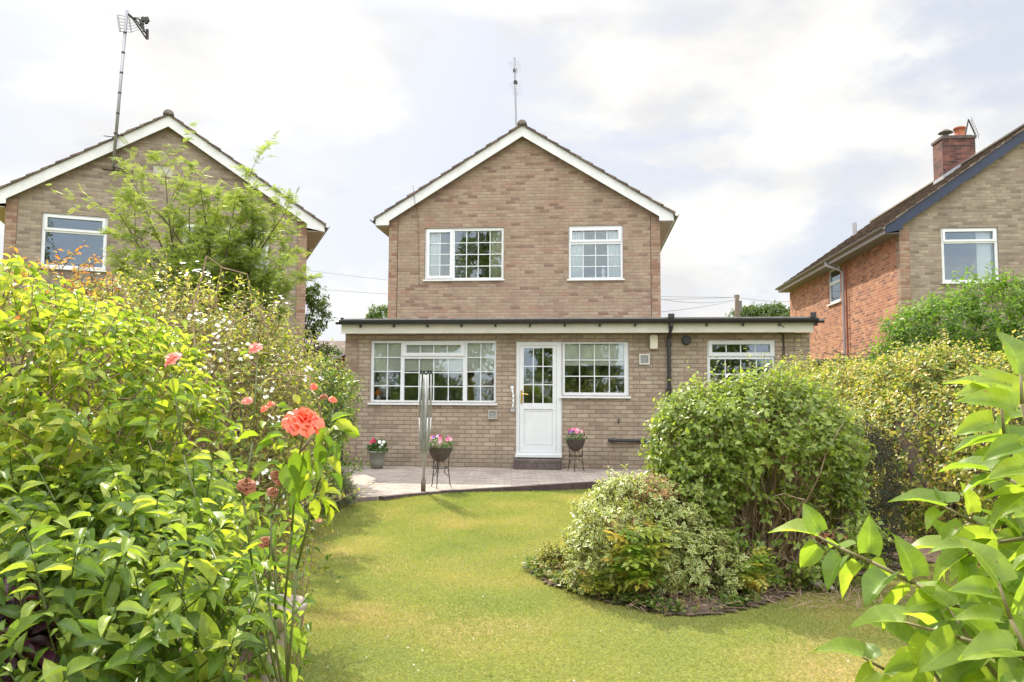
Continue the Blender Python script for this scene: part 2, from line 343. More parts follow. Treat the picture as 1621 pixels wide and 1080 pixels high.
def leaves(name, P, D, Nn, size, wr, tpl, m, parent=None, smooth=False, **k):
    T, Fc, E = tpl; D = nrm(D); X = nrm(np.cross(D, Nn)); Z = np.cross(X, D); n = len(P)
    size = np.broadcast_to(np.asarray(size, float), (n,))
    V = P[:, None, :]+size[:, None, None]*(T[None, :, 0:1]*wr*X[:, None]+T[None, :, 1:2]*D[:, None]+T[None, :, 2:3]*Z[:, None])
    F = Fc[None]+(np.arange(n)*len(T))[:, None, None]
    rnd = np.repeat(RS.rand(n), len(T))
    return npmesh(name, V.reshape(-1, 3), F.reshape(-1, 3), m, parent, {'rnd': rnd, 'edge': np.tile(E, n), **({'along': np.tile(T[:, 1], n)} if len(T) > 20 else {})}, smooth, **k)
def twigs(name, A, B, ra, rb, m, parent=None, ns=4, **k):
    A = np.asarray(A, float); B = np.asarray(B, float); n = len(A)
    ra = np.broadcast_to(np.asarray(ra, float), (n,)); rb = np.broadcast_to(np.asarray(rb, float), (n,))
    D = nrm(B-A); a = nrm(np.cross(D, np.where(np.abs(D[:, 2:3]) > .9, [[1., 0, 0]], [[0, 0, 1.]]))); b = np.cross(D, a)
    V = []
    for p, r in ((A, ra), (B, rb)):
        for i in range(ns):
            t = 2*PI*i/ns; V.append(p+r[:, None]*(a*math.cos(t)+b*math.sin(t)))
    V = np.stack(V, 1)
    q = np.array([(i, (i+1) % ns, (i+1) % ns+ns, i+ns) for i in range(ns)])
    F = q[None]+(np.arange(n)*2*ns)[:, None, None]
    return npmesh(name, V.reshape(-1, 3), F.reshape(-1, 4), m, parent, None, True, **k)
def lump(v, f=3.0, s=0.0):
    return (np.sin(v[:, 0]*f+s)*np.cos(v[:, 1]*f*1.3+s*2)+np.sin(v[:, 2]*f*1.7+s*3+v[:, 0]*2))*.5
def shell(ells, n, inner=.8, lum=.12, reject=.82, zmin=-.08, f=3.5, seed=0., keep=None):
    """points and outward directions spread through the outer shell of a union of ellipsoids"""
    ells = [(np.array(c, float), np.array(r, float)) for c, r in ells]
    wts = np.array([(r[0]*r[1]+r[1]*r[2]+r[0]*r[2]) for c, r in ells]); wts /= wts.sum()
    PP = []; NN = []; tot = 0
    for _ in range(40):
        idx = RS.choice(len(ells), size=n, p=wts); v = nrm(RS.randn(n, 3))
        c = np.array([e[0] for e in ells])[idx]; r = np.array([e[1] for e in ells])[idx]
        rho = inner+(1.03-inner)*RS.rand(n)**.6
        P = c+r*v*(rho*(1+lum*lump(v*1.0+c, f, seed)))[:, None]; Nn = nrm(v/r)
        ok = P[:, 2] > zmin
        for j, (cc, rr) in enumerate(ells):
            ok &= (idx == j) | (np.linalg.norm((P-cc)/rr, axis=1) > reject)
        if keep is not None: ok &= keep(P)
        PP.append(P[ok]); NN.append(Nn[ok]); tot += ok.sum()
        if tot >= n: break
    return np.concatenate(PP)[:n], np.concatenate(NN)[:n]
def sprigs(P, Nn, length, k, size, wr, tpl, m, parent, upb=.5, spread=1.0, name='foliage', twig=TWIG, jit=.5, twr=.0022, ls=.25, smooth=False, flat=.6, label=None):
    """short leafy shoots: k leaves along a stem that starts at each point"""
    n = len(P); D = nrm(Nn*.8+np.array([0, 0, upb])+RS.randn(n, 3)*jit)
    Ln = length*(.5+RS.rand(n)); t = (np.arange(k)+.6)/k
    base = P[:, None]+D[:, None]*(Ln[:, None]*t[None])[..., None]
    side = nrm(np.cross(D, RS.randn(n, 3))); b2 = np.cross(D, side)
    ang = (np.arange(k)*2.4)[None]+RS.rand(n, 1)*6.28
    ld = side[:, None]*np.cos(ang)[..., None]+b2[:, None]*np.sin(ang)[..., None]
    dirs = nrm(ld*spread+D[:, None]*.55+RS.randn(n, k, 3)*.25+np.array([0, 0, -.15]))
    nn = nrm(D[:, None]*flat+Nn[:, None]*.4+np.array([0, 0, .6])+RS.randn(n, k, 3)*.35)
    sz = size*(1+ls*RS.randn(n, k))*(1.05-.3*t[None]); sz = np.clip(sz, size*.35, size*1.8)
    leaves(name, base.reshape(-1, 3), dirs.reshape(-1, 3), nn.reshape(-1, 3), sz.ravel(), wr, tpl, m, parent, smooth, label=label)
    if twig is not None: twigs('stem', P-D*length*.6, P+D*Ln[:, None], twr*1.3, twr*.6, twig, parent)
def blossoms(name, P, Nn, r, m, parent, petals=5, **k):
    n = len(P); a = nrm(np.cross(Nn, RS.randn(n, 3))); b = np.cross(Nn, a); V = []; F = []
    ps = []
    for q in range(petals):
        t = 2*PI*q/petals
        d = a*math.cos(t)+b*math.sin(t); s = np.cross(Nn, d)
        ps.append((d, s))
    P5 = np.repeat(P, petals, 0); D5 = np.stack([p[0] for p in ps], 1).reshape(-1, 3); N5 = np.repeat(Nn, petals, 0)
    rr = np.repeat(np.broadcast_to(r, (n,)), petals)
    return leaves(name, P5, nrm(D5+N5*.3), N5, rr, .95, LEAF5, m, parent, **k)

# ------------------------------------------------------------------ ground, patio, bed
def smooth(a, b, x):
    t = min(1, max(0, (x-a)/(b-a))); return t*t*(3-2*t)
def gz(x, y):
    return -.105+.075*smooth(8.3, 10.6, y)*smooth(1.8, -1.5, x)+.008*math.sin(x*1.7+y*.9)*(1 if abs(x) < 8 and y < 12 else 0)
GRASS = None
def ground():
    def axis(a, b, st, far):
        r = list(np.arange(a, b+1e-6, st)); d = st; lo = a; hi = b
        while hi < far: d *= 1.5; hi += d; lo -= d; r += [hi, lo]
        return sorted(r)
    xs = axis(-6, 6, .2, 900); ys = axis(-2, 14, .2, 900)
    V = [(x, y, gz(x, y)) for y in ys for x in xs]; n = len(xs)
    F = [(j*n+i, j*n+i+1, (j+1)*n+i+1, (j+1)*n+i) for j in range(len(ys)-1) for i in range(n-1)]
    M = bpy.data.materials.new('lawn_soil_and_thatch'); M.use_nodes = True; nt = M.node_tree; N = nt.nodes; L = nt.links
    b = N['Principled BSDF']; b.inputs['Roughness'].default_value = .95; b.inputs['Specular IOR Level'].default_value = .1
    tc = N.new('ShaderNodeTexCoord')
    a = N.new('ShaderNodeTexNoise'); a.inputs['Scale'].default_value = .8; a.inputs['Detail'].default_value = 5
    c = N.new('ShaderNodeTexNoise'); c.inputs['Scale'].default_value = 60; c.inputs['Detail'].default_value = 6
    for q in (a, c): L.new(tc.outputs['Object'], q.inputs['Vector'])
    r = N.new('ShaderNodeValToRGB'); e = r.color_ramp; e.elements[0].position = .35; e.elements[0].color = (.14, .17, .045, 1); e.elements[1].position = .66; e.elements[1].color = (.30, .22, .09, 1)
    x = e.elements.new(.5); x.color = (.18, .19, .045, 1)
    L.new(a.outputs['Fac'], r.inputs[0])
    mr = N.new('ShaderNodeMapRange'); mr.inputs[1].default_value = .3; mr.inputs[2].default_value = .7; mr.inputs[3].default_value = .5; mr.inputs[4].default_value = 1.25; L.new(c.outputs['Fac'], mr.inputs[0])
    s = N.new('ShaderNodeVectorMath'); s.operation = 'SCALE'; L.new(r.outputs[0], s.inputs[0]); L.new(mr.outputs[0], s.inputs[3]); L.new(s.outputs[0], b.inputs['Base Color'])
    o = npmesh('lawn', V, F, M, None, None, True, kind='structure'); return o
ground()
# patio outline from its corners on the ground
edge = [gnd(*p, z=0) for p in ((548, 789), (600, 786), (640, 782), (700, 777), (760, 773), (820, 769.5), (900, 765), (980, 760), (1080, 754.5))]
edge = [(p.x, p.y) for p in edge]
last = edge[-1]; edge.append((5.2, last[1]-.2))
MB().slab([(-5.2, 9.6), (-3.2, 9.7)]+edge+[(5.6, 14.6), (-5.2, 15.3)], -.3, 0).build('patio', PAVE, kind='structure')
kb = MB()
for i in range(1, len(edge)-1):
    (xa, ya), (xb, yb) = edge[i], edge[i+1]; d = math.hypot(xb-xa, yb-ya); nx, ny = (yb-ya)/d*.1, -(xb-xa)/d*.1
    kb.slab([(xa+nx, ya+ny), (xb+nx, yb+ny), (xb-nx*.02, yb-ny*.02), (xa-nx*.02, ya-ny*.02)], -.3, .006)
kb.build('patio_edging', KERB, kind='structure')
# bed soil (right of the lawn)
def inpoly(x, y, P):
    c = False
    for i in range(len(P)):
        (a, b), (d, e) = P[i], P[i-1]
        if (b > y) != (e > y) and x < (d-a)*(y-b)/(e-b)+a: c = not c
    return c
BEDR = [(g.x, g.y) for g in [gnd(*p) for p in ((838, 905), (870, 925), (915, 940), (960, 952), (1010, 965), (1060, 975), (1130, 975), (1200, 962), (1270, 940), (1340, 915), (1400, 905), (1470, 890), (1560, 895), (1621, 910))]]
BEDR += [(5.6, 5.4), (5.6, 11.2), (2.0, 11.2), (1.6, 8.2), (.9, 7.0), (.3, 6.3)]
BEDL = [(-.55, .6), (-.75, 1.6), (-.95, 2.6), (-1.0, 3.6), (-1.35, 4.6), (-1.7, 5.8), (-2.1, 7.2), (-2.3, 8.4), (-2.15, 9.3), (-2.0, 9.9), (-5.5, 9.9), (-5.5, .6)]
def bed(name, P, st=.05):
    xs = np.arange(min(p[0] for p in P), max(p[0] for p in P), st); ys = np.arange(min(p[1] for p in P), max(p[1] for p in P), st)
    V = []; idx = {}; F = []
    def vid(i, j):
        if (i, j) not in idx:
            x, y = xs[0]+i*st, ys[0]+j*st
            x2 = x+.02*math.sin(i*1.9+j); y2 = y+.02*math.cos(j*2.3+i)
            idx[(i, j)] = len(V); V.append((x2, y2, gz(x2, y2)+.006+.008*(1+math.sin(x*23)*math.cos(y*19))*.5+random.random()*.008))
        return idx[(i, j)]
    for i in range(len(xs)-1):
        for j in range(len(ys)-1):
            if inpoly(xs[i]+st/2, ys[j]+st/2, P): F.append((vid(i, j), vid(i+1, j), vid(i+1, j+1), vid(i, j+1)))
    npmesh(name, V, F, SOIL, None, None, True, kind='structure')
bed('bed_soil', BEDR, .035); bed('border_soil', BEDL, .08)

# ------------------------------------------------------------------ house kit
def loc(H, p):
    return H.matrix_basis.inverted() @ Vector(p)
def hp(H, px, py, yl):
    Mi = H.matrix_basis.inverted(); o = Mi @ O; d = Mi.to_3x3() @ ray(px, py)
    q = o+d*((yl-o.y)/d.y); return (q.x, q.z)
def set_empty(o, p, rz):
    o.location = p; o.rotation_euler = (0, 0, rz)
    o.matrix_basis = Matrix.Translation(p) @ Matrix.Rotation(rz, 4, 'Z')
GL = glassmat()
def window(H, yf, rect, lights, sashes=(), sill=True, bars=.018, name='window', frame_mat=None, label=None, proj=.05, blind=None, top_sill=None):
    """rect and lights in the facade's own metres: (x0,x1,z0,z1); lights add (cols, rows)"""
    x0, x1, z0, z1 = rect; fm = frame_mat or UPVC
    f = MB(); f.holed(x0+.004, x1-.004, z0+.004, z1-.004, [l[:4] for l in lights], yf+.035, yf+.10)
    for s in sashes:                     # raised opening sash round a light
        a, b, c, d = s; l = [q for q in lights if a < (q[0]+q[1])/2 < b and c < (q[2]+q[3])/2 < d][0]
        f.holed(a, b, c, d, [l[:4]], yf+.012, yf+.036)
    fo = f.build(name, fm, H, label=label)
    for (a, b, c, d, nc, nr) in lights:
        MB().box(a-.005, b+.005, yf+.072, yf+.08, c-.005, d+.005).build('pane', GL, fo)
        g = MB()
        for i in range(1, nc):
            x = a+(b-a)*i/nc
            if nr == 1: MB().box(x-bars/2, x+bars/2, yf+.060, yf+.0705, c, d).build('glazing_bar', fm, fo)
            else: g.box(x-bars/2, x+bars/2, yf+.060, yf+.0705, c, d)
        for j in range(1, nr): z = c+(d-c)*j/nr; g.box(a, b, yf+.058, yf+.0715, z-bars/2, z+bars/2)
        if nr > 1: g.build('glazing_bars', fm, fo)
    if sill:
        s = MB(); s.prism([(x0-.03, z0-.045), (x1+.03, z0-.045), (x1+.03, z0-.012), (x0-.03, z0-.012)], yf-proj, yf+.02); s.build('sill', fm, fo, bevel=.004)
    return fo
def gable_roof(H, yf, length, xL, xR, zW, xA, zA, ov, bmat, gut=GREYP, name='roof', slopeL=None, bw=.21, label=None, yo=.16, sof=None):
    """xL,xR wall corners; zW roof line height straight over them; zA roof line at apex"""
    par = MB(); ys, ye = yf-yo-.05, yf+length+.25
    parts = []
    for sgn, xw in ((-1, xL), (1, xR)):
        k = (zA-zW)/abs(xA-xw); xe = xw+sgn*ov; ze = zW-k*ov
        Ls = math.hypot(xA-xe, zA-ze); dx, dz = (xA-xe)/Ls, (zA-ze)/Ls; nx, nz = -dz*(1 if dx > 0 else -1), abs(dx)
        nn = round(Ls/.31); st = Ls/nn
        for i in range(nn):
            s0 = i*st-.03; s1 = min(Ls, s0+st+.05)
            q = [(s0, .006), (s0, .055), (s1, .026), (s1, .002)]
            jit = random.uniform(-.015, .015)
            par.prism([(xe+dx*s+nx*n, ze+dz*s+nz*n) for s, n in q], ys+jit, ye)
        parts.append((sgn, xw, k, xe, ze, Ls, dx, dz, nx, nz))
    ro = par.build(name, TILE, H)
    # verge mortar edge
    rg = MB(); n = 10
    pr = [(xA+.115*math.cos(t), zA+.005+.115*math.sin(t)) for t in [PI*i/n for i in range(n+1)]]
    rg.prism(pr, ys-.02, ye); rg.build('ridge_tiles', TILEEDGE, ro, True)
    bb = MB()
    for (sgn, xw, k, xe, ze, Ls, dx, dz, nx, nz) in parts:
        vb = bw/abs(dx)
        xin = xw-sgn*.03
        zin = ze+k*(abs(xin-xe))
        pts = [(xe, ze), (xA, zA), (xA, zA-vb), (xin, zin-vb), (xin, zin-vb-.10), (xe, ze-.155)]
        bb.prism(pts if sgn < 0 else pts[::-1], yf-yo, yf-yo+.03)
        MB().box(min(xe, xe+sgn*.02), max(xe, xe+sgn*.02), yf-yo+.031, ye-.1, ze-.17, ze-.005).build('eaves_fascia', bmat if sof is None else sof, ro)
    bb.build('bargeboard', bmat, ro)
    sf = MB()
    for (sgn, xw, k, xe, ze, Ls, dx, dz, nx, nz) in parts:      # eaves soffit and verge soffit
        sf.box(min(xw, xe-sgn*.002), max(xw, xe-sgn*.002), yf-yo+.031, ye-.1, ze-.165, ze-.15)
        q = [(xe, ze-.02), (xA, zA-.02), (xA, zA-.035), (xe, ze-.035)]
        sf.prism(q if sgn < 0 else q[::-1], yf-yo+.03, yf+length)
    sf.build('soffit', mat('soffit_board', (.42, .36, .29), .7, noise=.15) if sof is None else mat('grey_soffit', (.20, .19, .19), .7, noise=.2), ro)
    for (sgn, xw, k, xe, ze, Ls, dx, dz, nx, nz) in parts:
        g = MB(); gx = xe+sgn*.075; npt = 8
        ring = [(gx+.055*math.cos(t), ze-.02+.055*math.sin(t)) for t in [PI+PI*i/npt for i in range(npt+1)]]
        ring += [(gx+.045*math.cos(t), ze-.02+.045*math.sin(t)) for t in [2*PI-PI*i/npt for i in range(npt+1)]]
        g.prism(ring, yf-yo-.06, ye-.1); g.build('gutter', gut, ro)
    return ro, parts

def rect(H, yf, x0, y0, x1, y1):
    a = hp(H, x0, y0, yf); b = hp(H, x1, y1, yf); return (a[0], b[0], b[1], a[1])
def from_crop(ox, oy, s): return lambda x, y: (ox+x/s, oy+y/s)
def crect(H, yf, f, x0, y0, x1, y1, *r):
    a = f(x0, y0); b = f(x1, y1); return (*rect(H, yf, a[0], a[1], b[0], b[1]), *r)

# ------------------------------------------------------------------ main house
base = gnd(853, 741, 0)
TH = -math.atan(.096)
H = empty('brick_house', label='brown brick house in the middle with a white door, gable end and flat-roofed ground floor', cat='house')
set_empty(H, base, TH)
SB = 3.7                                  # set-back of the upper storey
YG = -.22                                 # fascia of the flat roof
xl = hp(H, 545, 640, 0)[0]; xr = hp(H, 1284, 640, 0)[0]
zt = hp(H, 700, 527, YG)[1]+.02
c3 = from_crop(520, 460, 3.2735); c4 = from_crop(800, 480, 3.1173)
# openings (metres on the facade)
A_out = rect(H, 0, 587, 539, 785, 638)
B_out = rect(H, 0, 889.5, 541, 996, 627)
D_out = rect(H, 0, 817, 541, 889.5, 723)
C_out = rect(H, 0, 1119, 539, 1228, 618)
f = MB(); f.holed(xl+.25, xr-.26, -.1, zt, [A_out, B_out, D_out, C_out], 0, .12)
f.build('wall', BUFF, H)
MB().box(xl, xl+.25, -.012, .25, -.1, zt).build('corner_pier', PIER2, H); MB().box(xr-.26, xr, -.01, .25, -.1, zt-.02).build('corner_pier', BUFF, H)
sw = MB(); sw.box(xl, xl+.12, .251, SB+6, -.1, zt); sw.box(xr-.12, xr, .251, SB+6, -.1, zt); sw.box(xl+.121, xr-.121, SB+5.9, SB+6, -.1, zt); sw.build('side_wall', PIER, H)
# soldier course over the wall head
sd = MB(); sd.holed(xl+.252, xr-.262, zt-.235, zt-.001, [(D_out[0]-.0, B_out[1]+.0, D_out[3]-.001, D_out[3])], -.004, 0.0)
# flat roof, fascia, gutter
zg0 = hp(H, 700, 514.5, YG-.1)[1]; zg1 = hp(H, 700, 505, YG-.1)[1]
xj = hp(H, 1060, 514, YG)[0]
x_l = hp(H, 541, 514, YG)[0]; x_r = hp(H, 1287, 520, YG)[0]
fr = MB(); fr.box(x_l, xr+.06, YG, .4, zt+.09, zg1-.005); fr.box(x_l-.01, xr+.08, YG-.02, SB+6.1, zg1-.004, zg1+.02); fr.build('flat_roof', mat('roof_felt', (.33, .31, .29), .9, noise=.3, bump=.3), H)
fa = MB(); fa.box(x_l, xj-.02, YG-.022, YG-.001, zt-.03, zg0+.03); fa.box(xj+.03, x_r, YG-.022, YG-.001, zt-.03, zg0+.03)
fa.box(x_l, x_r, YG-.001, -.001, zt-.012, zt+.06); fa.build('fascia', CREAM, H)
gt = MB(); n = 10; gy = YG-.095; zc = zg1-.02
def gutter_run(a, b):
    P = [(gy+.062*math.cos(t), zc+.075*math.sin(t)) for t in [PI+PI*i/n for i in range(n+1)]]+[(gy+.052*math.cos(t), zc+.062*math.sin(t)) for t in [2*PI-PI*i/n for i in range(n+1)]]
    k = len(P); gt.add([(a, y, z) for y, z in P]+[(b, y, z) for y, z in P], [tuple(range(k)), tuple(range(2*k-1, k-1, -1))]+[(i, (i+1) % k, (i+1) % k+k, i+k) for i in range(k)])
gutter_run(x_l-.01, x_r+.06)
gt.tube((x_l-.09, gy+.03, zc-.04), (x_l+.02, gy+.03, zc-.04), .03); gt.tube((x_r+.02, gy+.03, zc-.045), (x_r+.17, gy+.03, zc-.045), .033)
gt.box(xj-.03, xj+.075, YG-.1, YG-.03, zg1, zg1+.075); gt.box(x_r-.05, x_r+.035, YG-.1, YG-.03, zg1, zg1+.085)
gt.box(x_l-.02, x_l+.03, YG-.02, YG+.03, zg1, zg1+.04)
for i in range(14):
    x = x_l+.35+i*.62; gt.box(x, x+.035, YG-.06, YG-.023, zg0-.035, zg0+.01)
gt.build('gutter', BLACKP, H)
dp = MB(); dp.path([(xj+.02, gy, zc-.07), (xj+.02, gy, zc-.14), (xj+.0, -.05, zc-.3), (xj+.0, -.05, .05)], .034, 10)
for z in (.5, 1.4, 2.2): dp.box(xj-.05, xj+.05, -.085, -.001, z, z+.03)
dp.build('downpipe', BLACKP, H)
# windows and door
def W(yf, out, f, lights, sashes=(), **k):
    return window(H, yf, out, [crect(H, yf, f, *l) for l in lights], [crect(H, yf, f, *s) for s in sashes], **k)
W(.0, A_out, c3, [(234, 272, 369, 568, 2, 4), (402, 282, 684, 322, 4, 1), (391, 353, 694, 571, 4, 3), (718, 272, 856, 571, 2, 4)], [(382, 264, 705, 339)], label='wide window with three lights and a top vent')
W(.0, B_out, c4, [(293, 200, 588, 442, 4, 3)], label='window beside the door')
W(.0, C_out, c4, [(1021, 203, 1308, 243, 4, 1), (1011, 276, 1322, 425, 4, 2)], [(1003, 184, 1331, 261)], label='window with a top vent behind the round shrub')
# door: frame > leaf, panes, handle
dx0, dx1, dz0, dz1 = D_out
dr = MB(); dr.holed(dx0+.003, dx1-.003, dz0, dz1-.003, [(dx0+.065, dx1-.10, dz0+.06, dz1-.07)], .02, .10)
dr.box(dx0-.01, dx1+.0, -.03, .019, dz0-.02, dz0+.035)
door = dr.build('door', UPVC, H, bevel=.003, label='white half-glazed back door')
la, lb, lc, ld = dx0+.069, dx1-.104, dz0+.064, dz1-.074
gl = crect(H, .03, c4, 91, 222, 233, 494)
pn = crect(H, .03, c4, 92, 523, 235, 703)
MB().holed(la, lb, lc, ld, [gl, pn], .028, .075).build('door_leaf', UPVC, door, bevel=.003)
pb = MB(); pb.box(pn[0], pn[1], .045, .06, pn[2], pn[3]); pb.holed(pn[0]+.02, pn[1]-.02, pn[2]+.02, pn[3]-.02, [(pn[0]+.035, pn[1]-.035, pn[2]+.035, pn[3]-.035)], .038, .0449); pb.build('door_panel', UPVC, door, bevel=.003)
MB().box(gl[0], gl[1], .05, .058, gl[2], gl[3]).build('pane', GL, door)
g = MB()
for i in (1, 2):
    x = gl[0]+(gl[1]-gl[0])*i/3; g.box(x-.009, x+.009, .038, .0485, gl[2], gl[3]); z = gl[2]+(gl[3]-gl[2])*i/3; g.box(gl[0], gl[1], .036, .0495, z-.009, z+.009)
g.build('glazing_bars', UPVC, door)
hx, hz = hp(H, *c4(80, 458), .0)
hd = MB(); hd.box(hx-.018, hx+.018, .012, .027, hz-.13, hz+.10); hd.tube((hx, .012, hz+.03), (hx, -.03, hz+.03), .012, n=10); hd.path([(hx, -.03, hz+.03), (hx+.06, -.032, hz+.035), (hx+.12, -.025, hz+.025)], .010, 8)
hd.build('handle', mat('brass', (.72, .50, .16), .25, .9), door)
# grab handle left of the door
gx, gzz = hp(H, 812, 632, 0)
gb = MB(); gb.path([(gx-.015, -.01, gzz+.20), (gx-.01, -.05, gzz+.18), (gx+.01, -.07, gzz+.08), (gx+.015, -.075, gzz), (gx+.01, -.07, gzz-.09), (gx-.005, -.05, gzz-.18), (gx-.005, -.01, gzz-.2)], .017, 10)
gb.tube((gx-.015, -.012, gzz+.205), (gx-.015, .0, gzz+.205), .035, n=14); gb.tube((gx-.005, -.012, gzz-.205), (gx-.005, .0, gzz-.205), .035, n=14)
gb.build('grab_rail', UPVC, H, True)
# vents, lamp, flue, pipe stub, cables
def vent(px, py, w_, h_, m1_, name='air_vent', slats=6, label=None):
    x, z = hp(H, px, py, 0); v = MB(); v.holed(x-w_/2, x+w_/2, z-h_/2, z+h_/2, [(x-w_/2+.025, x+w_/2-.025, z-h_/2+.025, z+h_/2-.025)], -.04, -.001)
    o = v.build(name, m1_, H, bevel=.003, label=label); s = MB()
    for i in range(slats):
        zz = z-h_/2+.03+(h_-.06)*(i+.5)/slats; s.add([(x-w_/2+.024, -.03, zz-.008), (x+w_/2-.024, -.03, zz-.008), (x+w_/2-.024, -.012, zz+.012), (x-w_/2+.024, -.012, zz+.012)], [(0, 1, 2, 3)])
    s.box(x-w_/2+.02, x+w_/2-.02, -.01, -.002, z-h_/2+.02, z+h_/2-.02); s.build('slats', mat('vent_grey', (.42, .42, .40), .6), o); return o
vent(780, 656.5, .165, .165, mat('vent_beige', (.40, .37, .33), .6), label='grey vent under the wide window')
vent(1020, 569, .185, .19, mat('vent_white', (.62, .60, .54), .5), label='white vent right of the door window')
x, z = hp(H, 1035, 541.5, -.05)
ap = MB(); ap.prism([(x-.055, z-.13), (x+.055, z-.13), (x+.07, z-.1), (x+.07, z+.1), (x+.055, z+.13), (x-.055, z+.13), (x-.07, z+.1), (x-.07, z-.1)], -.09, -.001); ap.build('bulkhead_lamp', mat('lamp_cream', (.66, .62, .48), .4), H, bevel=.012)
x, z = hp(H, 1086.5, 539, -.02)
fl = MB()
for (r_, a_, b_) in ((.085, -.03, -.001), (.065, -.07, -.03)): fl.tube((x, b_, z), (x, a_, z), r_, n=20)
fl.build('flue', BLACKP, H)
xa, za = hp(H, 965, 697, -.05); xb, zb = hp(H, 1060, 699, -.05)
ps = MB(); ps.path([(xa, -.001, za), (xa+.0, -.06, za), (xb, -.06, zb)], .03, 10); ps.tube((xa+.02, -.06, za-.0), (xa+.09, -.06, za), .037, n=12); ps.tube((xa+.48, -.06, za), (xa+.55, -.06, za), .037, n=12); ps.build('waste_pipe', BLACKP, H)
x, z = hp(H, 979, 667, 0); tp = MB(); tp.tube((x, 0, z), (x, -.09, z), .012); tp.tube((x, -.07, z), (x, -.075, z-.04), .012, .009); tp.tube((x-.03, -.05, z+.035), (x+.03, -.05, z+.035), .007); tp.tube((x, -.05, z), (x, -.05, z+.035), .008); tp.build('garden_tap', DMETAL, H)
cb = MB()
for pts in (((1228, 514), (1236, 520), (1241, 532), (1242, 560), (1243, 600)), ((1217, 516), (1226, 524), (1239, 530), (1240, 545), (1239, 600))):
    q = [hp(H, a, b, -.02) for a, b in pts]; cb.path([(a, YG-.026 if pts[i][1] < 524 else (-.012 if i else YG-.026), b) for i, (a, b) in enumerate(q)], .007, 5)
cb.build('cable', DMETAL, H)
# upper storey
uxl = hp(H, 615, 430, SB)[0]; uxr = hp(H, 1045.5, 430, SB)[0]
cu = from_crop(580, 60, 2.7); c5 = from_crop(660, 340, 4.7676)
YB = SB-.16
apx = hp(H, 827, 199, YB); lft = hp(H, 595, 345, YB); rgt = hp(H, 1066, 340, YB)
xA, zA = (uxl+uxr)/2, apx[1]; ov = ((uxl-lft[0])+(rgt[0]-uxr))/2; ze = (lft[1]+rgt[1])/2; kk = (zA-ze)/((uxr-uxl)/2+ov); zW = ze+kk*ov
E_out = rect(H, SB, 673, 361.5, 797, 441.5); F_out = rect(H, SB, 900, 357.5, 986.5, 441)
z0 = zg1-.3; zw2 = zW-.16
f = MB(); f.holed(uxl+.22, uxr-.22, z0, zw2, [E_out, F_out], SB, SB+.12)
f.add([(uxl+.0, SB, zw2), (uxr-.0, SB, zw2), (uxr, SB, zW-.05), (xA, SB, zA-.06), (uxl, SB, zW-.05)], [(0, 1, 2, 3, 4)])
f.build('gable_wall', GABLE, H)
for a, b in ((uxl, uxl+.205), (uxr-.205, uxr)): MB().box(a, b, SB-.012, SB+.2, z0, zw2).build('gable_pier', PIER, H)
sw = MB(); sw.box(uxl, uxl+.1, SB+.201, SB+10, z0, zW-.06); sw.box(uxr-.1, uxr, SB+.201, SB+10, z0, zW-.06)
sw.prism([(uxl+.101, z0), (uxr-.101, z0), (uxr-.101, zW-.1), (xA, zA-.1), (uxl+.101, zW-.1)], SB+9.9, SB+10); sw.build('upper_side_wall', PIER, H)
for a_ in (uxl+.2055, uxr-.2195): MB().box(a_, a_+.014, SB+.01, SB+.1, z0, zw2).build('movement_joint', mat('dark_joint', (.14, .1, .08), .9), H)
gable_roof(H, SB, 10, uxl, uxr, zW, xA, zA, ov, BARGE, BLACKP)
W(SB, E_out, c5, [(95, 133, 247, 460, 2, 4), (285, 122, 637, 472, 4, 4)], [(76, 116, 266, 480)], label='two-light bedroom window on the left', proj=.06)
W(SB, F_out, c5, [(1172, 120, 1521, 184, 4, 1), (1161, 223, 1538, 470, 4, 3)], [(1156, 100, 1540, 200)], label='small bedroom window with a top vent', proj=.06)
# thin cable down the gable
q = [hp(H, *cu(*p), SB-.015) for p in ((205, 640), (215, 720), (222, 800), (225, 1060))]
MB().path([(q[0][0], YB-.012, q[0][1]), (q[1][0], YB-.012, q[1][1])]+[(a, SB-.008, b) for a, b in q[1:]], .006, 5).build('cable', mat('old_cable', (.2, .13, .1), .7), H)
# rooms
rm = MB()
def room(x0, x1, y0, y1, z0, z1):
    rm.add([(x0, y0, z0), (x1, y0, z0), (x1, y1, z0), (x0, y1, z0), (x0, y0, z1), (x1, y0, z1), (x1, y1, z1), (x0, y1, z1)], [(0, 1, 2, 3), (7, 6, 5, 4), (1, 5, 6, 2), (2, 6, 7, 3), (3, 7, 4, 0)])
room(xl+.14, xr-.14, .13, SB+2, .02, zt-.05); room(uxl+.25, uxr-.25, SB+.13, SB+4, 3.0, zw2-.01)
rm.build('room', INT, H)

# door step
st = empty('door_step', label='low dark brick step below the white door', cat='step'); set_empty(st, base, TH)
sx0 = hp(H, 813, 740, -.3)[0]; sx1 = hp(H, 888, 740, -.3)[0]
MB().box(sx0, sx1, -.32, -.035, 0.002, .165).build('brick_course', STEPB, st, bevel=.008)

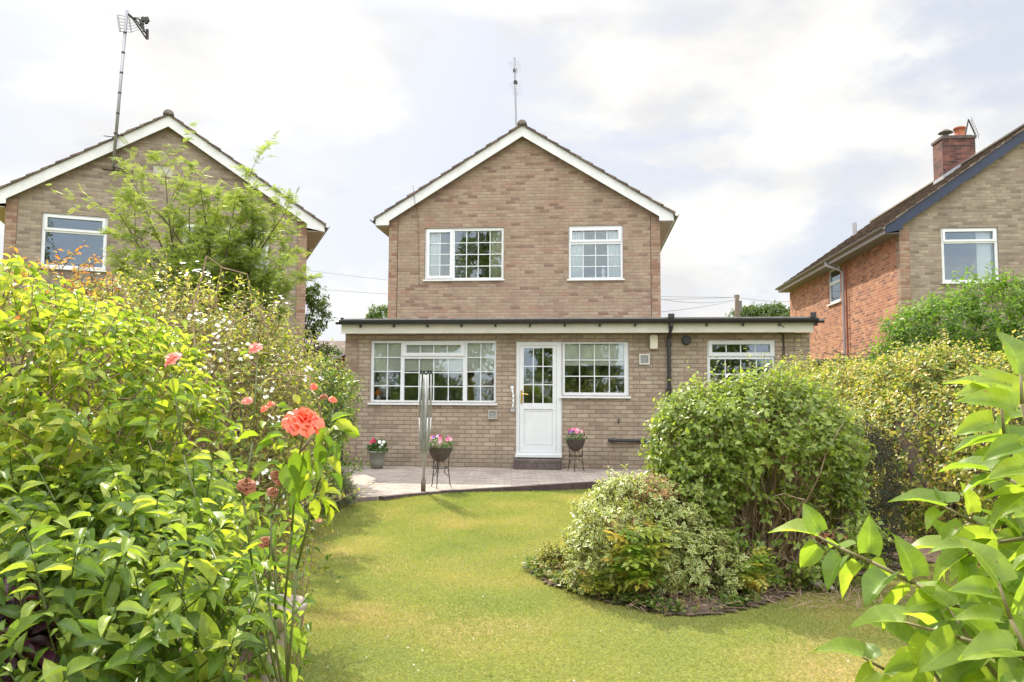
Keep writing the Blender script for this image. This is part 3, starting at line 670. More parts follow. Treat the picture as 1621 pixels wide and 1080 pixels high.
# behind the glass
BL = mat('blind_cloth', (.88, .88, .80), .8); CU = mat('curtain_cloth', (.75, .80, .82), .85)
def blind(x0, x1, z0, z1, label, y=.105, m_=BL):
    t = empty('roller_blind', label=label, cat='blind', group='roller blinds behind the ground floor windows'); set_empty(t, base, TH)
    MB().box(x0, x1, y, y+.004, z0, z1).build('cloth', m_, t); MB().tube((x0, y, z0), (x1, y, z0), .012).build('bottom_bar', UPVC, t)
    MB().tube((x0, y+.012, z1-.0), (x1, y+.012, z1-.0), .012).build('roller', UPVC, t)
zb_ = hp(H, *c3(500, 418), .1)[1]
for (a, b, nm) in ((222, 378, 'left'), (384, 705, 'middle'), (710, 866, 'right')):
    xa = hp(H, *c3(a, 300), .05)[0]; xb = hp(H, *c3(b, 300), .05)[0]
    blind(xa+.01, xb-.01, zb_, A_out[3]-.05, 'pale green roller blind half down behind the %s light of the wide window' % nm)
xa, zz = hp(H, *c4(293, 308), .2); xb = hp(H, *c4(590, 308), .2)[0]
blind(xa-.04, xb+.04, zz, B_out[3]-.05, 'pale roller blind drawn part way down behind the window beside the door')
def curtain(x0, x1, z0, z1, label, y, m_=CU):
    n = 40; vs = []; fs = []
    for i in range(n+1):
        t = i/n; x = x0+(x1-x0)*t; yy = y+.012*math.sin(t*PI*2*max(2, (x1-x0)/.07))
        for q_, z in enumerate((z0, z1)): vs += [(x, yy, z), (x, yy+.006, z)]
    for i in range(n): a = i*4; fs += [(a, a+4, a+6, a+2), (a+1, a+3, a+7, a+5), (a, a+1, a+5, a+4), (a+2, a+6, a+7, a+3)]
    t = MB(); t.add(vs, fs); o = t.build('curtain', m_, None, True); set_empty(o, base, TH)
    tag(o, label, 'curtain', 'curtains behind the upstairs windows')
curtain(E_out[0]+.06, E_out[0]+.33, E_out[2], E_out[3], 'pale curtain at the left side of the two-light bedroom window', SB+.108)
curtain(E_out[1]-.32, E_out[1]-.03, E_out[2], E_out[3], 'cream curtain at the right side of the two-light bedroom window', SB+.108, mat('cream_cloth', (.62, .6, .45), .85))
curtain(F_out[0]+.05, F_out[0]+.33, F_out[2], F_out[3], 'pale curtain at the left side of the small bedroom window', SB+.108)
curtain(F_out[1]-.36, F_out[1]-.05, F_out[2], F_out[3], 'pale curtain at the right side of the small bedroom window', SB+.108)
x, z = hp(H, 955, 441, SB+.15)
fg = MB(); fg.lathe([(.001, 0), (.07, 0), (.06, .03), (.035, .1), (.05, .16), (.045, .22), (.02, .25), (.032, .28), (.03, .32), (.001, .34)], (x, SB+.16, F_out[2]+.01), 16)
o = fg.build('ornament', mat('white_china', (.8, .8, .78), .3), None, True); set_empty(o, base, TH); tag(o, 'small white china ornament on the sill of the right-hand upstairs window', 'ornament')
# vase of orange flowers and a white lamp shade behind the wide window
x, z = hp(H, *c3(258, 565), .18)
vs_ = empty('flower_vase', label='vase of orange flowers standing inside the left end of the wide window', cat='vase'); set_empty(vs_, base, TH)
MB().lathe([(.001, 0), (.035, 0), (.045, .05), (.025, .1), (.03, .12)], (x, .19, z-.02), 14).build('vase', mat('white_china'), vs_, True)
P_ = np.array([(x, .19, z+.12)])+RS.randn(9, 3)*[.05, .02, .03]; blossoms('flower', P_, nrm(RS.randn(9, 3)*.4+[0, -1, .3]), .04, mat('orange_petal', (.85, .32, .03), .5), vs_, 7)
x, z = hp(H, *c3(285, 500), .3); x2, z2 = hp(H, *c3(312, 425), .3)
o = MB().box(x-.12, x2, .35, .5, z-.2, z2).build('storage_box', mat('white_card', (.7, .72, .7), .7), None, bevel=.01); set_empty(o, base, TH); tag(o, 'tall white box just inside the left light of the wide window', 'box')
# ------------------------------------------------------------------ neighbour on the left, turned towards us
TL = math.atan(.385)
HL = empty('brick_house', label='grey-brown brick house on the left behind the feathery tree, with a tall aerial pole', cat='house')
set_empty(HL, Vector((-4.93, 18.4, -.05)), TL)
yl = -.16
lt = hp(HL, 4, 292, yl); la_ = hp(HL, 259, 182, yl); lr = hp(HL, 508, 354, yl)
lxl, lxr = -6.2, 0.0; lxA = -3.12; kk = (la_[1]-lr[1])/(lr[0]-lxA); lzA = la_[1]; lzW = lzA-kk*(3.1)
lz2 = lzW-.16
wa = rect(HL, 0, 67, 336, 167, 428); wb = rect(HL, 0, 290, 352, 425, 438)
if wa[1]-wa[0] > 0: pass
f = MB(); f.holed(lxl+.22, lxr-.22, -.1, lz2, [wa, wb], 0, .12)
f.add([(lxl, 0, lz2), (lxr, 0, lz2), (lxr, 0, lzW-.05), (lxA, 0, lzA-.06), (lxl, 0, lzW-.05)], [(0, 1, 2, 3, 4)]); f.build('gable_wall', GREYB, HL)
for a, b in ((lxl, lxl+.215), (lxr-.215, lxr)): MB().box(a, b, -.012, .2, -.1, lz2).build('corner_pier', PIER, HL)
sw = MB(); sw.box(lxl, lxl+.1, .201, 10, -.1, lzW-.06); sw.box(lxr-.1, lxr, .201, 10, -.1, lzW-.06); sw.box(lxl+.101, lxr-.101, 9.9, 10, -.1, lzW-.1); sw.build('side_wall', REDB, HL)
gable_roof(HL, 0, 10, lxl, lxr, lzW, lxA, lzA, .38, BARGE, GREYP)
def simple_window(Hh, yf, o, split=.32, **k):
    x0, x1, z0, z1 = o; zm = z1-(z1-z0)*split
    return window(Hh, yf, o, [(x0+.10, x1-.10, zm+.07, z1-.09, 1, 1), (x0+.07, x1-.07, z0+.06, zm-.02, 1, 1)], [(x0+.05, x1-.05, zm+.02, z1-.04)], proj=.06, **k)
simple_window(HL, 0, wa, .33, label='upstairs window with a top vent left of the tree'); simple_window(HL, 0, wb, .3, label='upstairs window mostly hidden by the tree')
x, z = hp(HL, 258, 272, 0); v = MB().box(x-.2, x+.2, -.012, -.001, z-.11, z+.11).build('vent_plate', mat('stained_cream', (.5, .48, .38), .7, col2=(.33, .33, .25), nscale=5), HL)
rm = MB(); x0, x1 = lxl+.25, lxr-.25
rm.add([(x0, .13, 3), (x1, .13, 3), (x1, 3, 3), (x0, 3, 3), (x0, .13, lz2), (x1, .13, lz2), (x1, 3, lz2), (x0, 3, lz2)], [(0, 1, 2, 3), (7, 6, 5, 4), (1, 5, 6, 2), (2, 6, 7, 3), (3, 7, 4, 0)]); rm.build('room', INT, HL)

# ------------------------------------------------------------------ neighbour on the right
HR = empty('brick_house', label='brick house on the right with an orange-red side wall, navy bargeboard and chimney', cat='house')
set_empty(HR, Vector((9.27, 18.4, -.05)), TH)
e0 = hp(HR, 1433, 337, -.16); a0 = hp(HR, 1621, 206, -.16)
ks = (a0[1]-e0[1])/(a0[0]-e0[0]); rov = .36
rxr = 6.2; rxA = 3.1; c0 = hp(HR, 1500, 290, -.16); rzW = c0[1]-ks*c0[0]; rzA = rzW+ks*3.1
rz2 = rzW-.16
wr = rect(HR, 0, 1489, 361, 1583, 446)
f = MB(); f.holed(.24, rxr, -.1, rz2, [wr], 0, .12); f.add([(0, 0, rz2), (rxr, 0, rz2), (rxr, 0, rzW-.05), (rxA, 0, rzA-.06), (0, 0, rzW-.05)], [(0, 1, 2, 3, 4)]); f.build('gable_wall', GREYB, HR)
MB().box(0, .235, -.012, .2, -.1, rz2).build('corner_pier', PIER, HR)
LEN = 10.1
# side wall with its window (a vertical wall facing left: x = 0)
def side_y(px):                                # depth along the side wall for an image column
    Mi = HR.matrix_basis.inverted(); o = Mi @ O; d = Mi.to_3x3() @ ray(px, 480); q = o+d*((0-o.x)/d.x); return q.y
def side_z(px, py):
    Mi = HR.matrix_basis.inverted(); o = Mi @ O; d = Mi.to_3x3() @ ray(px, py); q = o+d*((0-o.x)/d.x); return q.z
ya, yb_ = side_y(1331), side_y(1312); za_, zb2 = side_z(1322, 479), side_z(1322, 422)
s = MB(); S2 = MB()
S2.holed(.201, LEN, -.1, rzW-.1, [(ya, yb_, za_, zb2)], 0, .12)
s.v = [(y, x, z) for x, y, z in S2.v]; s.f = [tuple(reversed(q)) for q in S2.f]; s.build('side_wall', REDB, HR)
sw = MB(); sw.box(.121, rxr, LEN-.1, LEN, -.1, rzW-.1); sw.box(rxr-.1, rxr, .2, LEN-.11, -.1, rzW-.1); sw.build('rear_wall', REDB, HR)
# side window lives in its own turned frame inside the wall
wf = MB(); T = MB(); T.holed(ya, yb_, za_, zb2, [(ya+.07, yb_-.07, za_+.07, zb2-.5), (ya+.07, yb_-.07, zb2-.42, zb2-.07)], .03, .1); wf.v = [(y, x, z) for x, y, z in T.v]; wf.f = [tuple(reversed(q)) for q in T.f]
wf.box(-.05, .03, ya-.04, yb_+.04, za_-.05, za_-.01); fo = wf.build('window', UPVC, HR, label='window in the orange-red side wall')
MB().box(.06, .068, ya+.06, yb_-.06, za_+.06, zb2-.06).build('pane', GL, fo)
rm = MB(); rm.box(.10, .11, ya, yb_, za_, zb2)
T = MB().box(.13, .14, ya+.05, yb_-.05, za_, zb2).build('net_curtain', mat('net_cloth', (.7, .7, .68), .9), fo)
simple_window(HR, 0, wr, .27, label='upstairs window with a top vent')
MB().box(wr[1]-.42, wr[1]-.1, .16, .2, wr[2], wr[3]).build('curtain', CU, HR)
rm = MB(); x0, x1 = .25, rxr-.25
rm.add([(x0, .13, 3), (x1, .13, 3), (x1, 3, 3), (x0, 3, 3), (x0, .13, rz2), (x1, .13, rz2), (x1, 3, rz2), (x0, 3, rz2)], [(0, 1, 2, 3), (7, 6, 5, 4), (1, 5, 6, 2), (2, 6, 7, 3), (3, 7, 4, 0)]); rm.build('room', INT, HR)
ro, _ = gable_roof(HR, 0, LEN, 0, rxr, rzW, rxA, rzA, rov, NAVY, GREYP, bw=.21, sof=mat('grey_fascia', (.40, .37, .38), .6))
# chimney on the left slope
def on_slope(px, py, Y):
    p = loc(HR, at(px, py, Y)); return p
q = on_slope(1491, 216, 21.4); q2 = on_slope(1541, 216, 21.4)
cx0, cx1, cy, cz = q.x, q2.x, q.y, q.z
cz0 = rzW+ks*cx0-.3
ch = MB().box(cx0, cx1, cy, cy+.6, cz0, cz).build('chimney', CHIM, ro)
cc = MB(); cc.box(cx0-.03, cx1+.03, cy-.03, cy+.63, cz-.075, cz-.001); cc.box(cx0+.05, cx1-.05, cy+.05, cy+.55, cz, cz+.04); cc.build('chimney_cap', mat('chimney_mortar', (.13, .10, .09), .9, noise=.4), ro)
fl = MB(); fl.box(cx0-.012, cx0-.001, cy-.01, cy+.61, cz0, rzW+ks*cx0+.14); 
fl.prism([(cx0-.01, rzW+ks*cx0), (cx1, rzW+ks*cx1), (cx1, rzW+ks*cx1+.13), (cx0-.01, rzW+ks*cx0+.15)], cy-.012, cy-.001); fl.build('lead_flashing', mat('lead', (.38, .40, .43), .5, .3), ro)
px_ = cx0+(cx1-cx0)*.27; pt = MB(); pt.lathe([(.085, 0), (.085, .06), (.07, .08), (.07, .14), (.2, .15), (.14, .2), (.05, .26), (.001, .27)], (px_, cy+.3, cz+.04), 20); pt.build('chimney_cowl', mat('cowl_metal', (.12, .11, .09), .6, .3), ro, True)
px_ = cx0+(cx1-cx0)*.7; pt = MB(); pt.lathe([(.16, 0), (.15, .05), (.135, .06), (.145, .24), (.165, .25), (.165, .29), (.14, .3), (.13, .2), (.12, .05)], (px_, cy+.3, cz+.04), 20); pt.build('chimney_pot', TERRA, ro, True)
# gutter downpipe on the side wall, soil vent above the eaves
yd = side_y(1331.5); dpz = rzW-ks*rov
dp = MB(); dp.path([(-rov-.07, yd-.1, dpz-.08), (-rov-.07, yd-.1, dpz-.18), (-.12, yd-.4, dpz-.38), (-.06, yd-.4, dpz-.45), (-.06, yd-.4, .0)], .036, 10); dp.build('downpipe', mat('grey_downpipe', (.42, .40, .43), .5), HR)
MB().tube((-.05, yd-.62, 0), (-.05, yd-.62, dpz-.2), .02, n=8).build('thin_pipe', mat('rust_pipe', (.3, .1, .07), .7), HR)
p = loc(HR, at(1353, 370, 27)); MB().tube((p.x, p.y, p.z-.9), (p.x, p.y, p.z+.38), .075, n=12).build('vent_pipe', mat('grey_downpipe'), ro)

# ------------------------------------------------------------------ aerials
def yagi(t, o, ax, els, n, ln, first=None, r=.006, er=.004, span=None):
    """boom from o along ax with n cross elements"""
    ax = Vector(ax).normalized(); els = Vector(els).normalized()
    b = MB(); b.tube(o, Vector(o)+ax*ln, r*1.6, n=6)
    for i in range(n):
        p = Vector(o)+ax*(ln*(i+.3)/n); h = (span or .2)*(1-.25*i/n); b.tube(p-els*h, p+els*h, er, n=5)
    b.build('yagi_array', METAL, t)
t = empty('tv_aerial', at(190, 283, 17.0), label='tall grey pole with a grid aerial on the gable of the left house', cat='aerial')
bp = loc(HL, at(186, 280, 17.4)); fy = HL.matrix_basis @ Vector((bp.x, -.3, bp.z)); t.location = fy
top = at(201, 17, fy.y+.15)-fy
MB().tube((0, 0, 0), tuple(top), .034, n=12).build('pole', METAL, t, True)
for k in range(6): p = top*(.2+.13*k); MB().tube(tuple(p), tuple(p+Vector((0, 0, .035))), .04, n=10).build('clamp_ring', DMETAL, t)
ux = Vector((math.cos(TL), math.sin(TL), 0)); uy = Vector((-math.sin(TL), math.cos(TL), 0))
for z_ in (0.0, .75):
    br = MB(); br.tube(tuple(Vector((0, 0, z_))), tuple(uy*.29+Vector((0, 0, z_))), .02); br.tube(tuple(-ux*.02+Vector((0, 0, z_))), tuple(uy*.29+ux*.35+Vector((0, 0, z_))), .012)
    br.tube(tuple(-ux*.25+uy*.29+Vector((0, 0, z_))), tuple(ux*.4+uy*.29+Vector((0, 0, z_))), .011); br.build('wall_bracket', DMETAL, t)
g = MB()
def P(px, py, d=0.): return at(px, py, fy.y+.15+d)-fy
g.tube(tuple(P(186, 24)), tuple(P(190, 50)), .022); g.tube(tuple(P(204, 27, .2)), tuple(P(208, 51, .2)), .016)
for i in range(6):
    a = i/5; p0 = P(186+4*a, 24+26*a); p1 = P(204+4*a, 27+24*a, .2); p2 = P(222+8*a, 28+14*a, .5); g.tube(tuple(p0), tuple(p1), .008, n=5); g.tube(tuple(p1), tuple(p2), .008, n=5)
g.build('reflector_grid', METAL, t)
g = MB()
g.tube(tuple(P(200, 20)), tuple(P(213, 31, .1)), .03); g.tube(tuple(P(210, 29, .1)), tuple(P(232, 62, .2)), .018); g.tube(tuple(P(213, 29, .1)), tuple(P(233, 56, .2)), .018); g.tube(tuple(P(212, 28)), tuple(P(232, 34, .1)), .014)
g.tube(tuple(P(233, 47, .2)), tuple(P(233, 62, .2)), .035); g.tube(tuple(P(224, 34)), tuple(P(228, 50)), .03)
for (a_, b_) in ((226, 31), (230, 34), (223, 36), (232, 31)): g.tube(tuple(P(a_, b_-3)), tuple(P(a_+2, b_+3)), .045, n=7)
g.build('dipole_head', DMETAL, t)
# main house
mxp = at(818.5, 196, 19.2); t = empty('tv_aerial', mxp, label='thin mast with two small aerials above the ridge of the middle house', cat='aerial')
tp = at(814.5, 91, 19.3)-mxp
MB().tube((0, 0, -.8), tuple(tp), .022, n=8).build('pole', METAL, t)
for f_, w_ in ((.95, .16), (.62, .15)):
    p = tp*f_; yagi(t, tuple(p+Vector((-.02, 0, 0))), (.08, -.4, -.55), (1, .1, .12), 7, .6, span=w_)
bk = MB(); bk.tube(tuple(tp*.78), tuple(tp*.82), .05); bk.tube(tuple(tp*.6), tuple(tp*.64), .05); bk.build('clamp', DMETAL, t)
# right house
cp = HR.matrix_basis @ Vector((cx1-.12, cy+.4, cz)); t = empty('tv_aerial', cp, label='small dark aerial beside the chimney pots of the right house', cat='aerial')
g1 = at(1533, 189, cp.y)-cp; g2 = at(1544, 214, cp.y)-cp
MB().tube((0, 0, -.1), tuple(g1), .02).build('pole', DMETAL, t)
b = MB(); b.tube(tuple(g1), tuple(g2), .02)
for i in range(7): p = g1.lerp(g2, i/6); b.tube(tuple(p-Vector((.02, .2, .01))), tuple(p+Vector((.2, .2, -.03))), .006, n=5)
b.build('yagi_array', DMETAL, t)

# ------------------------------------------------------------------ pole and overhead lines
pp = at(1167, 500, 46); t = empty('utility_pole', (pp.x, pp.y, -.1), label='brown wooden utility pole above the flat roof beside the round treetop', cat='pole')
tz = at(1167, 467, 46).z+.1
MB().tube((0, 0, 0), (0, 0, tz), .17, .13, n=12).build('post', BARK, t, True)
b = MB().box(.12, .28, -.06, .06, tz-1.0, tz-.35); b.box(-.16, .16, -.03, .03, tz-.12, tz-.02); b.build('junction_box', GREYP, t)
def wire(pts, label, r=.018):
    b = MB(); b.path([tuple(p) for p in pts], r, 4); tag(b.build('overhead_wire', mat('wire', (.3, .3, .32), .6)), label, 'wire', 'overhead wires behind the houses')
def sag(a, b, s, n=10): return [a.lerp(b, i/n)-Vector((0, 0, s*4*(i/n)*(1-i/n))) for i in range(n+1)]
tpz = Vector((pp.x, pp.y, tz-.25))
wire(sag(tpz, at(440, 421, 60), .0+.6), 'upper overhead wire crossing the sky gap beside the left house')
wire(sag(tpz, at(440, 452, 52), .5), 'lower overhead wire seen in the gap between the left and middle houses')
wire(sag(tpz+Vector((0, 0, -.1)), at(1010, 466, 34), .3), 'overhead wire from the pole towards the wall of the middle house')
wire(sag(tpz+Vector((0, 0, -.15)), at(1010, 497, 30), .1), 'lowest overhead wire from the pole sloping down to the flat roof')
wire(sag(tpz, at(1300, 474, 50), .2), 'overhead wire running right from the pole to the red-walled house')

# ------------------------------------------------------------------ things in the left gap
t = empty('distant_house', label='far house with a brown tiled roof in the gap left of the flat-roofed wall', cat='house')
set_empty(t, Vector(at(520, 632, 42)), R(2)); t.location.z = -.1; 
zr = at(520, 533, 42).z; ze_ = at(520, 585, 38).z
MB().box(-4, 6, 0.2, 6, 0, ze_).build('wall', GREYB, t)
rf = MB(); rf.add([(-4.4, -.3, ze_), (6.4, -.3, ze_), (6.4, 3.1, zr+.1), (-4.4, 3.1, zr+.1), (6.4, 6.5, ze_), (-4.4, 6.5, ze_)], [(0, 1, 2, 3), (3, 2, 4, 5)]); rf.build('roof', TILE, t)
pa = at(487, 517, 40)-t.location; gz_ = pa.z
gb_ = MB(); gb_.prism([(-2.9, ze_-.5), (-.1, ze_-.5), (-.1, ze_), (-1.5, gz_), (-2.9, ze_)], -.6, 2.5); gb_.build('porch_gable', GREYB, t)
bb = MB(); 
for s_ in (-1, 1): bb.prism([(-1.5, gz_+.12), (-1.5+s_*1.6, ze_-.05), (-1.5+s_*1.6, ze_-.25), (-1.5, gz_-.1)][::s_], -.75, -.62)
bb.build('bargeboard', BARGE, t)
bb = MB(); bb.prism([(.75, ze_-.3), (1.75, ze_+1.15), (1.75, ze_+.95), (.85, ze_-.35)], -.5, -.4); bb.build('verge_board', BARGE, t)
t = empty('garden_shed', label='dark red shed with a sloping roof between the left hedge and the middle house', cat='shed')
set_empty(t, Vector((at(513, 600, 19).x, 19, -.05)), TH)
z1 = at(513, 578, 19).z; z2 = at(548, 560, 19).z
MB().prism([(0, 0), (1.6, 0), (1.6, z2+.55), (0, z1+.0)], 0, 2.4).build('wall', mat('dark_red_paint', (.28, .045, .05), .6, noise=.25), t)
MB().prism([(-.1, z1-.03), (1.7, z2+.6), (1.7, z2+.66), (-.1, z1+.03)], -.12, 2.5).build('roof', mat('roof_felt'), t)
# side gate and fence
GT = mat('dark_timber', (.10, .075, .06), .85, col2=(.05, .038, .03), nscale=10)
t = empty('side_gate', label='dark brown boarded gate beside the left corner of the middle house', cat='gate')
g0 = H.matrix_basis @ Vector((xl-1.0, .25, 0)); set_empty(t, g0, TH)
zt_ = at(535, 612, 14.2).z
b = MB()
for i in range(8): b.box(.02+i*.12, .13+i*.12, 0, .02, .04, zt_-.02+.01*(i % 2))
b.build('boards', GT, t); b = MB(); b.box(.02, .98, .021, .05, .3, .4); b.box(.02, .98, .021, .05, zt_-.35, zt_-.25); b.build('rails', GT, t)
for x_ in (-.1, .99-.08): MB().box(x_, x_+.09, -.03, .07, 0, zt_+.05).build('gate_post', GT, t)
t = empty('timber_fence', label='dark timber fence running behind the left hedge', cat='fence'); set_empty(t, Vector((-4.4, 3.0, -.1)), R(90))
b = MB()
for i in range(92): b.box(i*.12, i*.12+.115, 0, .018, .05, 1.6+.01*(i % 3))
b.build('boards', GT, t)
for i in range(7): MB().box(i*1.8-.05, i*1.8+.05, .02, .11, 0, 1.7).build('fence_post', GT, t)
t = empty('timber_fence', label='dark timber fence behind the yellow-green hedge on the right', cat='fence'); set_empty(t, Vector((5.6, 4.0, -.1)), R(90))
b = MB()
for i in range(84): b.box(i*.12, i*.12+.115, 0, .018, .05, 1.35+.01*(i % 3))
b.build('boards', GT, t)
for i in range(6): MB().box(i*1.9-.05, i*1.9+.05, .02, .11, 0, 1.45).build('fence_post', GT, t)
# lean-to right of the middle house
t = empty('lean_to', label='low dark timber lean-to with a sagging felt roof between the middle and right houses', cat='shed')
p = at(1287, 600, 15.6); set_empty(t, Vector((p.x, 15.6, -.05)), TH); zz = at(1300, 562, 15.6).z
MB().box(0, 1.6, .1, 2.4, 0, zz-.3).build('wall', mat('dark_stained_wood', (.09, .045, .035), .85, noise=.4), t)
b = MB().prism([(-.1, zz-.12), (1.8, zz-.0), (1.8, zz+.05), (-.1, zz-.06)], -.2, 2.6); b.build('roof', mat('old_felt', (.2, .19, .16), .9, noise=.5, bump=.5), t)
b = MB(); 
for i in range(5): b.box(-.05, 1.7, -.1-.02*i, -.02, zz-.32-i*.13, zz-.26-i*.13)
b.build('boards', mat('dark_stained_wood'), t)
b = MB()
for i in range(7): b.path([(.2+.16*i, 0, zz+.05), (.3+.2*i, .3, zz+.12+.05*math.sin(i*2)), (.6+.2*i, .6, zz+.08)], .012, 5)
b.build('cut_branches', BARK, t)

# ------------------------------------------------------------------ rotary dryer
bp = gnd(670, 778, .0); t = empty('rotary_dryer', (bp.x, bp.y, -.02), label='folded rotary washing line standing at the edge of the paving', cat='clothes line')
zt2 = at(674, 588, bp.y).z+.02; AL = mat('dryer_metal', (.50, .50, .49), .45, .5)
MB().tube((0, 0, 0), (0.02, 0, zt2-.05), .021, n=12).build('pole', AL, t, True)
MB().tube((0, 0, .0), (0, 0, .17), .032, n=12).build('ground_socket', mat('socket_brown', (.12, .09, .06), .6), t, True)
for k in range(4):
    a = k*PI/2+.5; dx_, dy_ = math.cos(a), math.sin(a)
    b = MB(); b.path([(.01+.055*dx_, .055*dy_, .55), (.012+.085*dx_, .085*dy_, 1.0), (.016+.07*dx_, .07*dy_, zt2-.02)], .011, 6); b.build('arm', AL, t, True)
    MB().tube((.016+.07*dx_, .07*dy_, zt2-.03), (.016+.07*dx_, .07*dy_, zt2+.01), .016, n=8).build('end_cap', DMETAL, t)
b = MB(); rr = random.Random(3)
for k in range(26):
    a = rr.uniform(0, 2*PI); r1 = rr.uniform(.03, .075); r2 = rr.uniform(.045, .085); zl = rr.uniform(.42, .75); zu = rr.uniform(1.2, zt2-.05); a2 = a+rr.uniform(-.5, .5)
    mid = (.01+r2*math.cos(a2), r2*math.sin(a2), (zl+zu)/2-.25)
    b.path([(.01+r1*math.cos(a), r1*math.sin(a), zu), mid, (.01+.6*r1*math.cos(a2), .6*r1*math.sin(a2), zl)], .0045, 4)
b.build('washing_line', mat('line_cord', (.30, .30, .28), .7), t)

# ------------------------------------------------------------------ pots and stands
PET = {n: mat('petal_'+n, c, .5) for n, c in dict(pink=(.75, .18, .30), red=(.62, .03, .10), white=(.82, .82, .8), purple=(.22, .10, .42), salmon=(.85, .28, .22), pale=(.80, .42, .52)).items()}
LOWG = leafmat('bedding_leaf', [(.05, .11, .02), (.11, .20, .04)], .3)
def blooms(t, c, r, h, cols, n, sz):
    for i in range(n):
        a = RS.rand()*6.28; q = RS.rand()**.6; x_, y_ = math.cos(a)*q*r, math.sin(a)*q*r; z_ = h*(1-.7*q*q)+RS.rand()*.03
        Nn = nrm(np.array([[x_*2.5, y_*2.5-.25, .22]])+RS.randn(1, 3)*.1)
        blossoms('flower', np.array([[c[0]+x_, c[1]+y_, c[2]+z_]]), Nn, sz, PET[cols[i % len(cols)]], t, 6)
def bowl_plant(loc_, cols, label, n=16, r=.16):
    t = empty('flower_bowl', loc_, label=label, cat='plant pot')
    MB().lathe([(.001, 0), (.06, .0), (.11, .05), (.15, .12), (.17, .19), (.175, .2), (.155, .2), (.14, .14), (.001, .13)], (0, 0, 0), 22).build('bowl', mat('dark_basket', (.13, .10, .09), .9, noise=.4, nscale=30, bump=.6), t, True)
    P_, N_ = shell([((0, 0, .22), (r*1.1, r*1.1, .10))], 130, .5, zmin=.1); sprigs(P_, N_, .03, 4, .035, .6, LEAF4, LOWG, t, twig=None)
    blooms(t, (0, 0, .24), r*1.05, .11, cols, n, .036); return t
def stand(p, h, label):
    t = empty('plant_stand', p, label=label, cat='plant stand')
    for k in range(3):
        a = k*2*PI/3+.35; dx_, dy_ = math.cos(a), math.sin(a)
        b = MB(); b.path([(.14*dx_, .14*dy_, h), (.12*dx_, .12*dy_, h*.55), (.15*dx_, .15*dy_, .03), (.17*dx_, .17*dy_, .006)], .007, 6); b.build('leg', DMETAL, t, True)
        b = MB(); cx_, cy_ = .11*dx_, .11*dy_; b.path([(.02*dx_, .02*dy_, h*.75), (.09*dx_, .09*dy_, h*.6), (.06*dx_, .06*dy_, h*.42), (.13*dx_, .13*dy_, h*.3)], .005, 5); b.build('scroll', DMETAL, t, True)
    b = MB()
    for zz_, rr_ in ((h, .145), (h*.55, .12)):
        q_ = [(rr_*math.cos(2*PI*i/20), rr_*math.sin(2*PI*i/20), zz_) for i in range(21)]; b.path(q_, .006, 5)
    b.build('ring', DMETAL, t, True)
p = gnd(696, 772, 0); stand(p, .50, 'black wire plant stand next to the folded washing line'); bowl_plant(p+Vector((0, 0, .36)), ['salmon', 'pink', 'purple', 'pale', 'purple', 'salmon'], 'dark bowl of salmon and purple pansies on the stand next to the washing line')
p = gnd(911, 746.5, 0); p.y = min(p.y, (H.matrix_basis @ Vector((1.0, -.3, 0))).y); stand(p, .47, 'black wire plant stand right of the white door'); bowl_plant(p+Vector((0, 0, .35)), ['pink', 'pale', 'purple', 'pink', 'red', 'pale'], 'dark bowl of pink petunias on the stand right of the white door')
p = gnd(598, 741, 0); p.y -= .1; t = empty('flower_pot', p, label='grey-green pot of red and white geraniums against the wall under the wide window', cat='plant pot')
MB().lathe([(.001, 0), (.10, 0), (.125, .12), (.145, .27), (.158, .275), (.16, .31), (.14, .31), (.13, .25), (.001, .24)], (0, 0, 0), 24).build('pot', mat('grey_glaze', (.24, .25, .20), .45, noise=.15), t, True)
P_, N_ = shell([((0, 0, .36), (.15, .15, .12))], 220, .4, zmin=.25); sprigs(P_, N_, .04, 4, .045, .8, LEAF4, LOWG, t, twig=None)
for (dx_, dz_, c_, s_) in ((-.06, .49, 'red', .035), (-.09, .47, 'red', .035), (-.03, .48, 'red', .035), (-.05, .52, 'red', .03), (-.1, .44, 'pink', .03), (.06, .47, 'white', .04), (.07, .38, 'white', .042), (.13, .47, 'white', .036), (.1, .42, 'white', .03)):
    blossoms('flower', np.array([[dx_, -.10, dz_]]), np.array([[0, -1, .25]]), s_, PET[c_], t, 6)
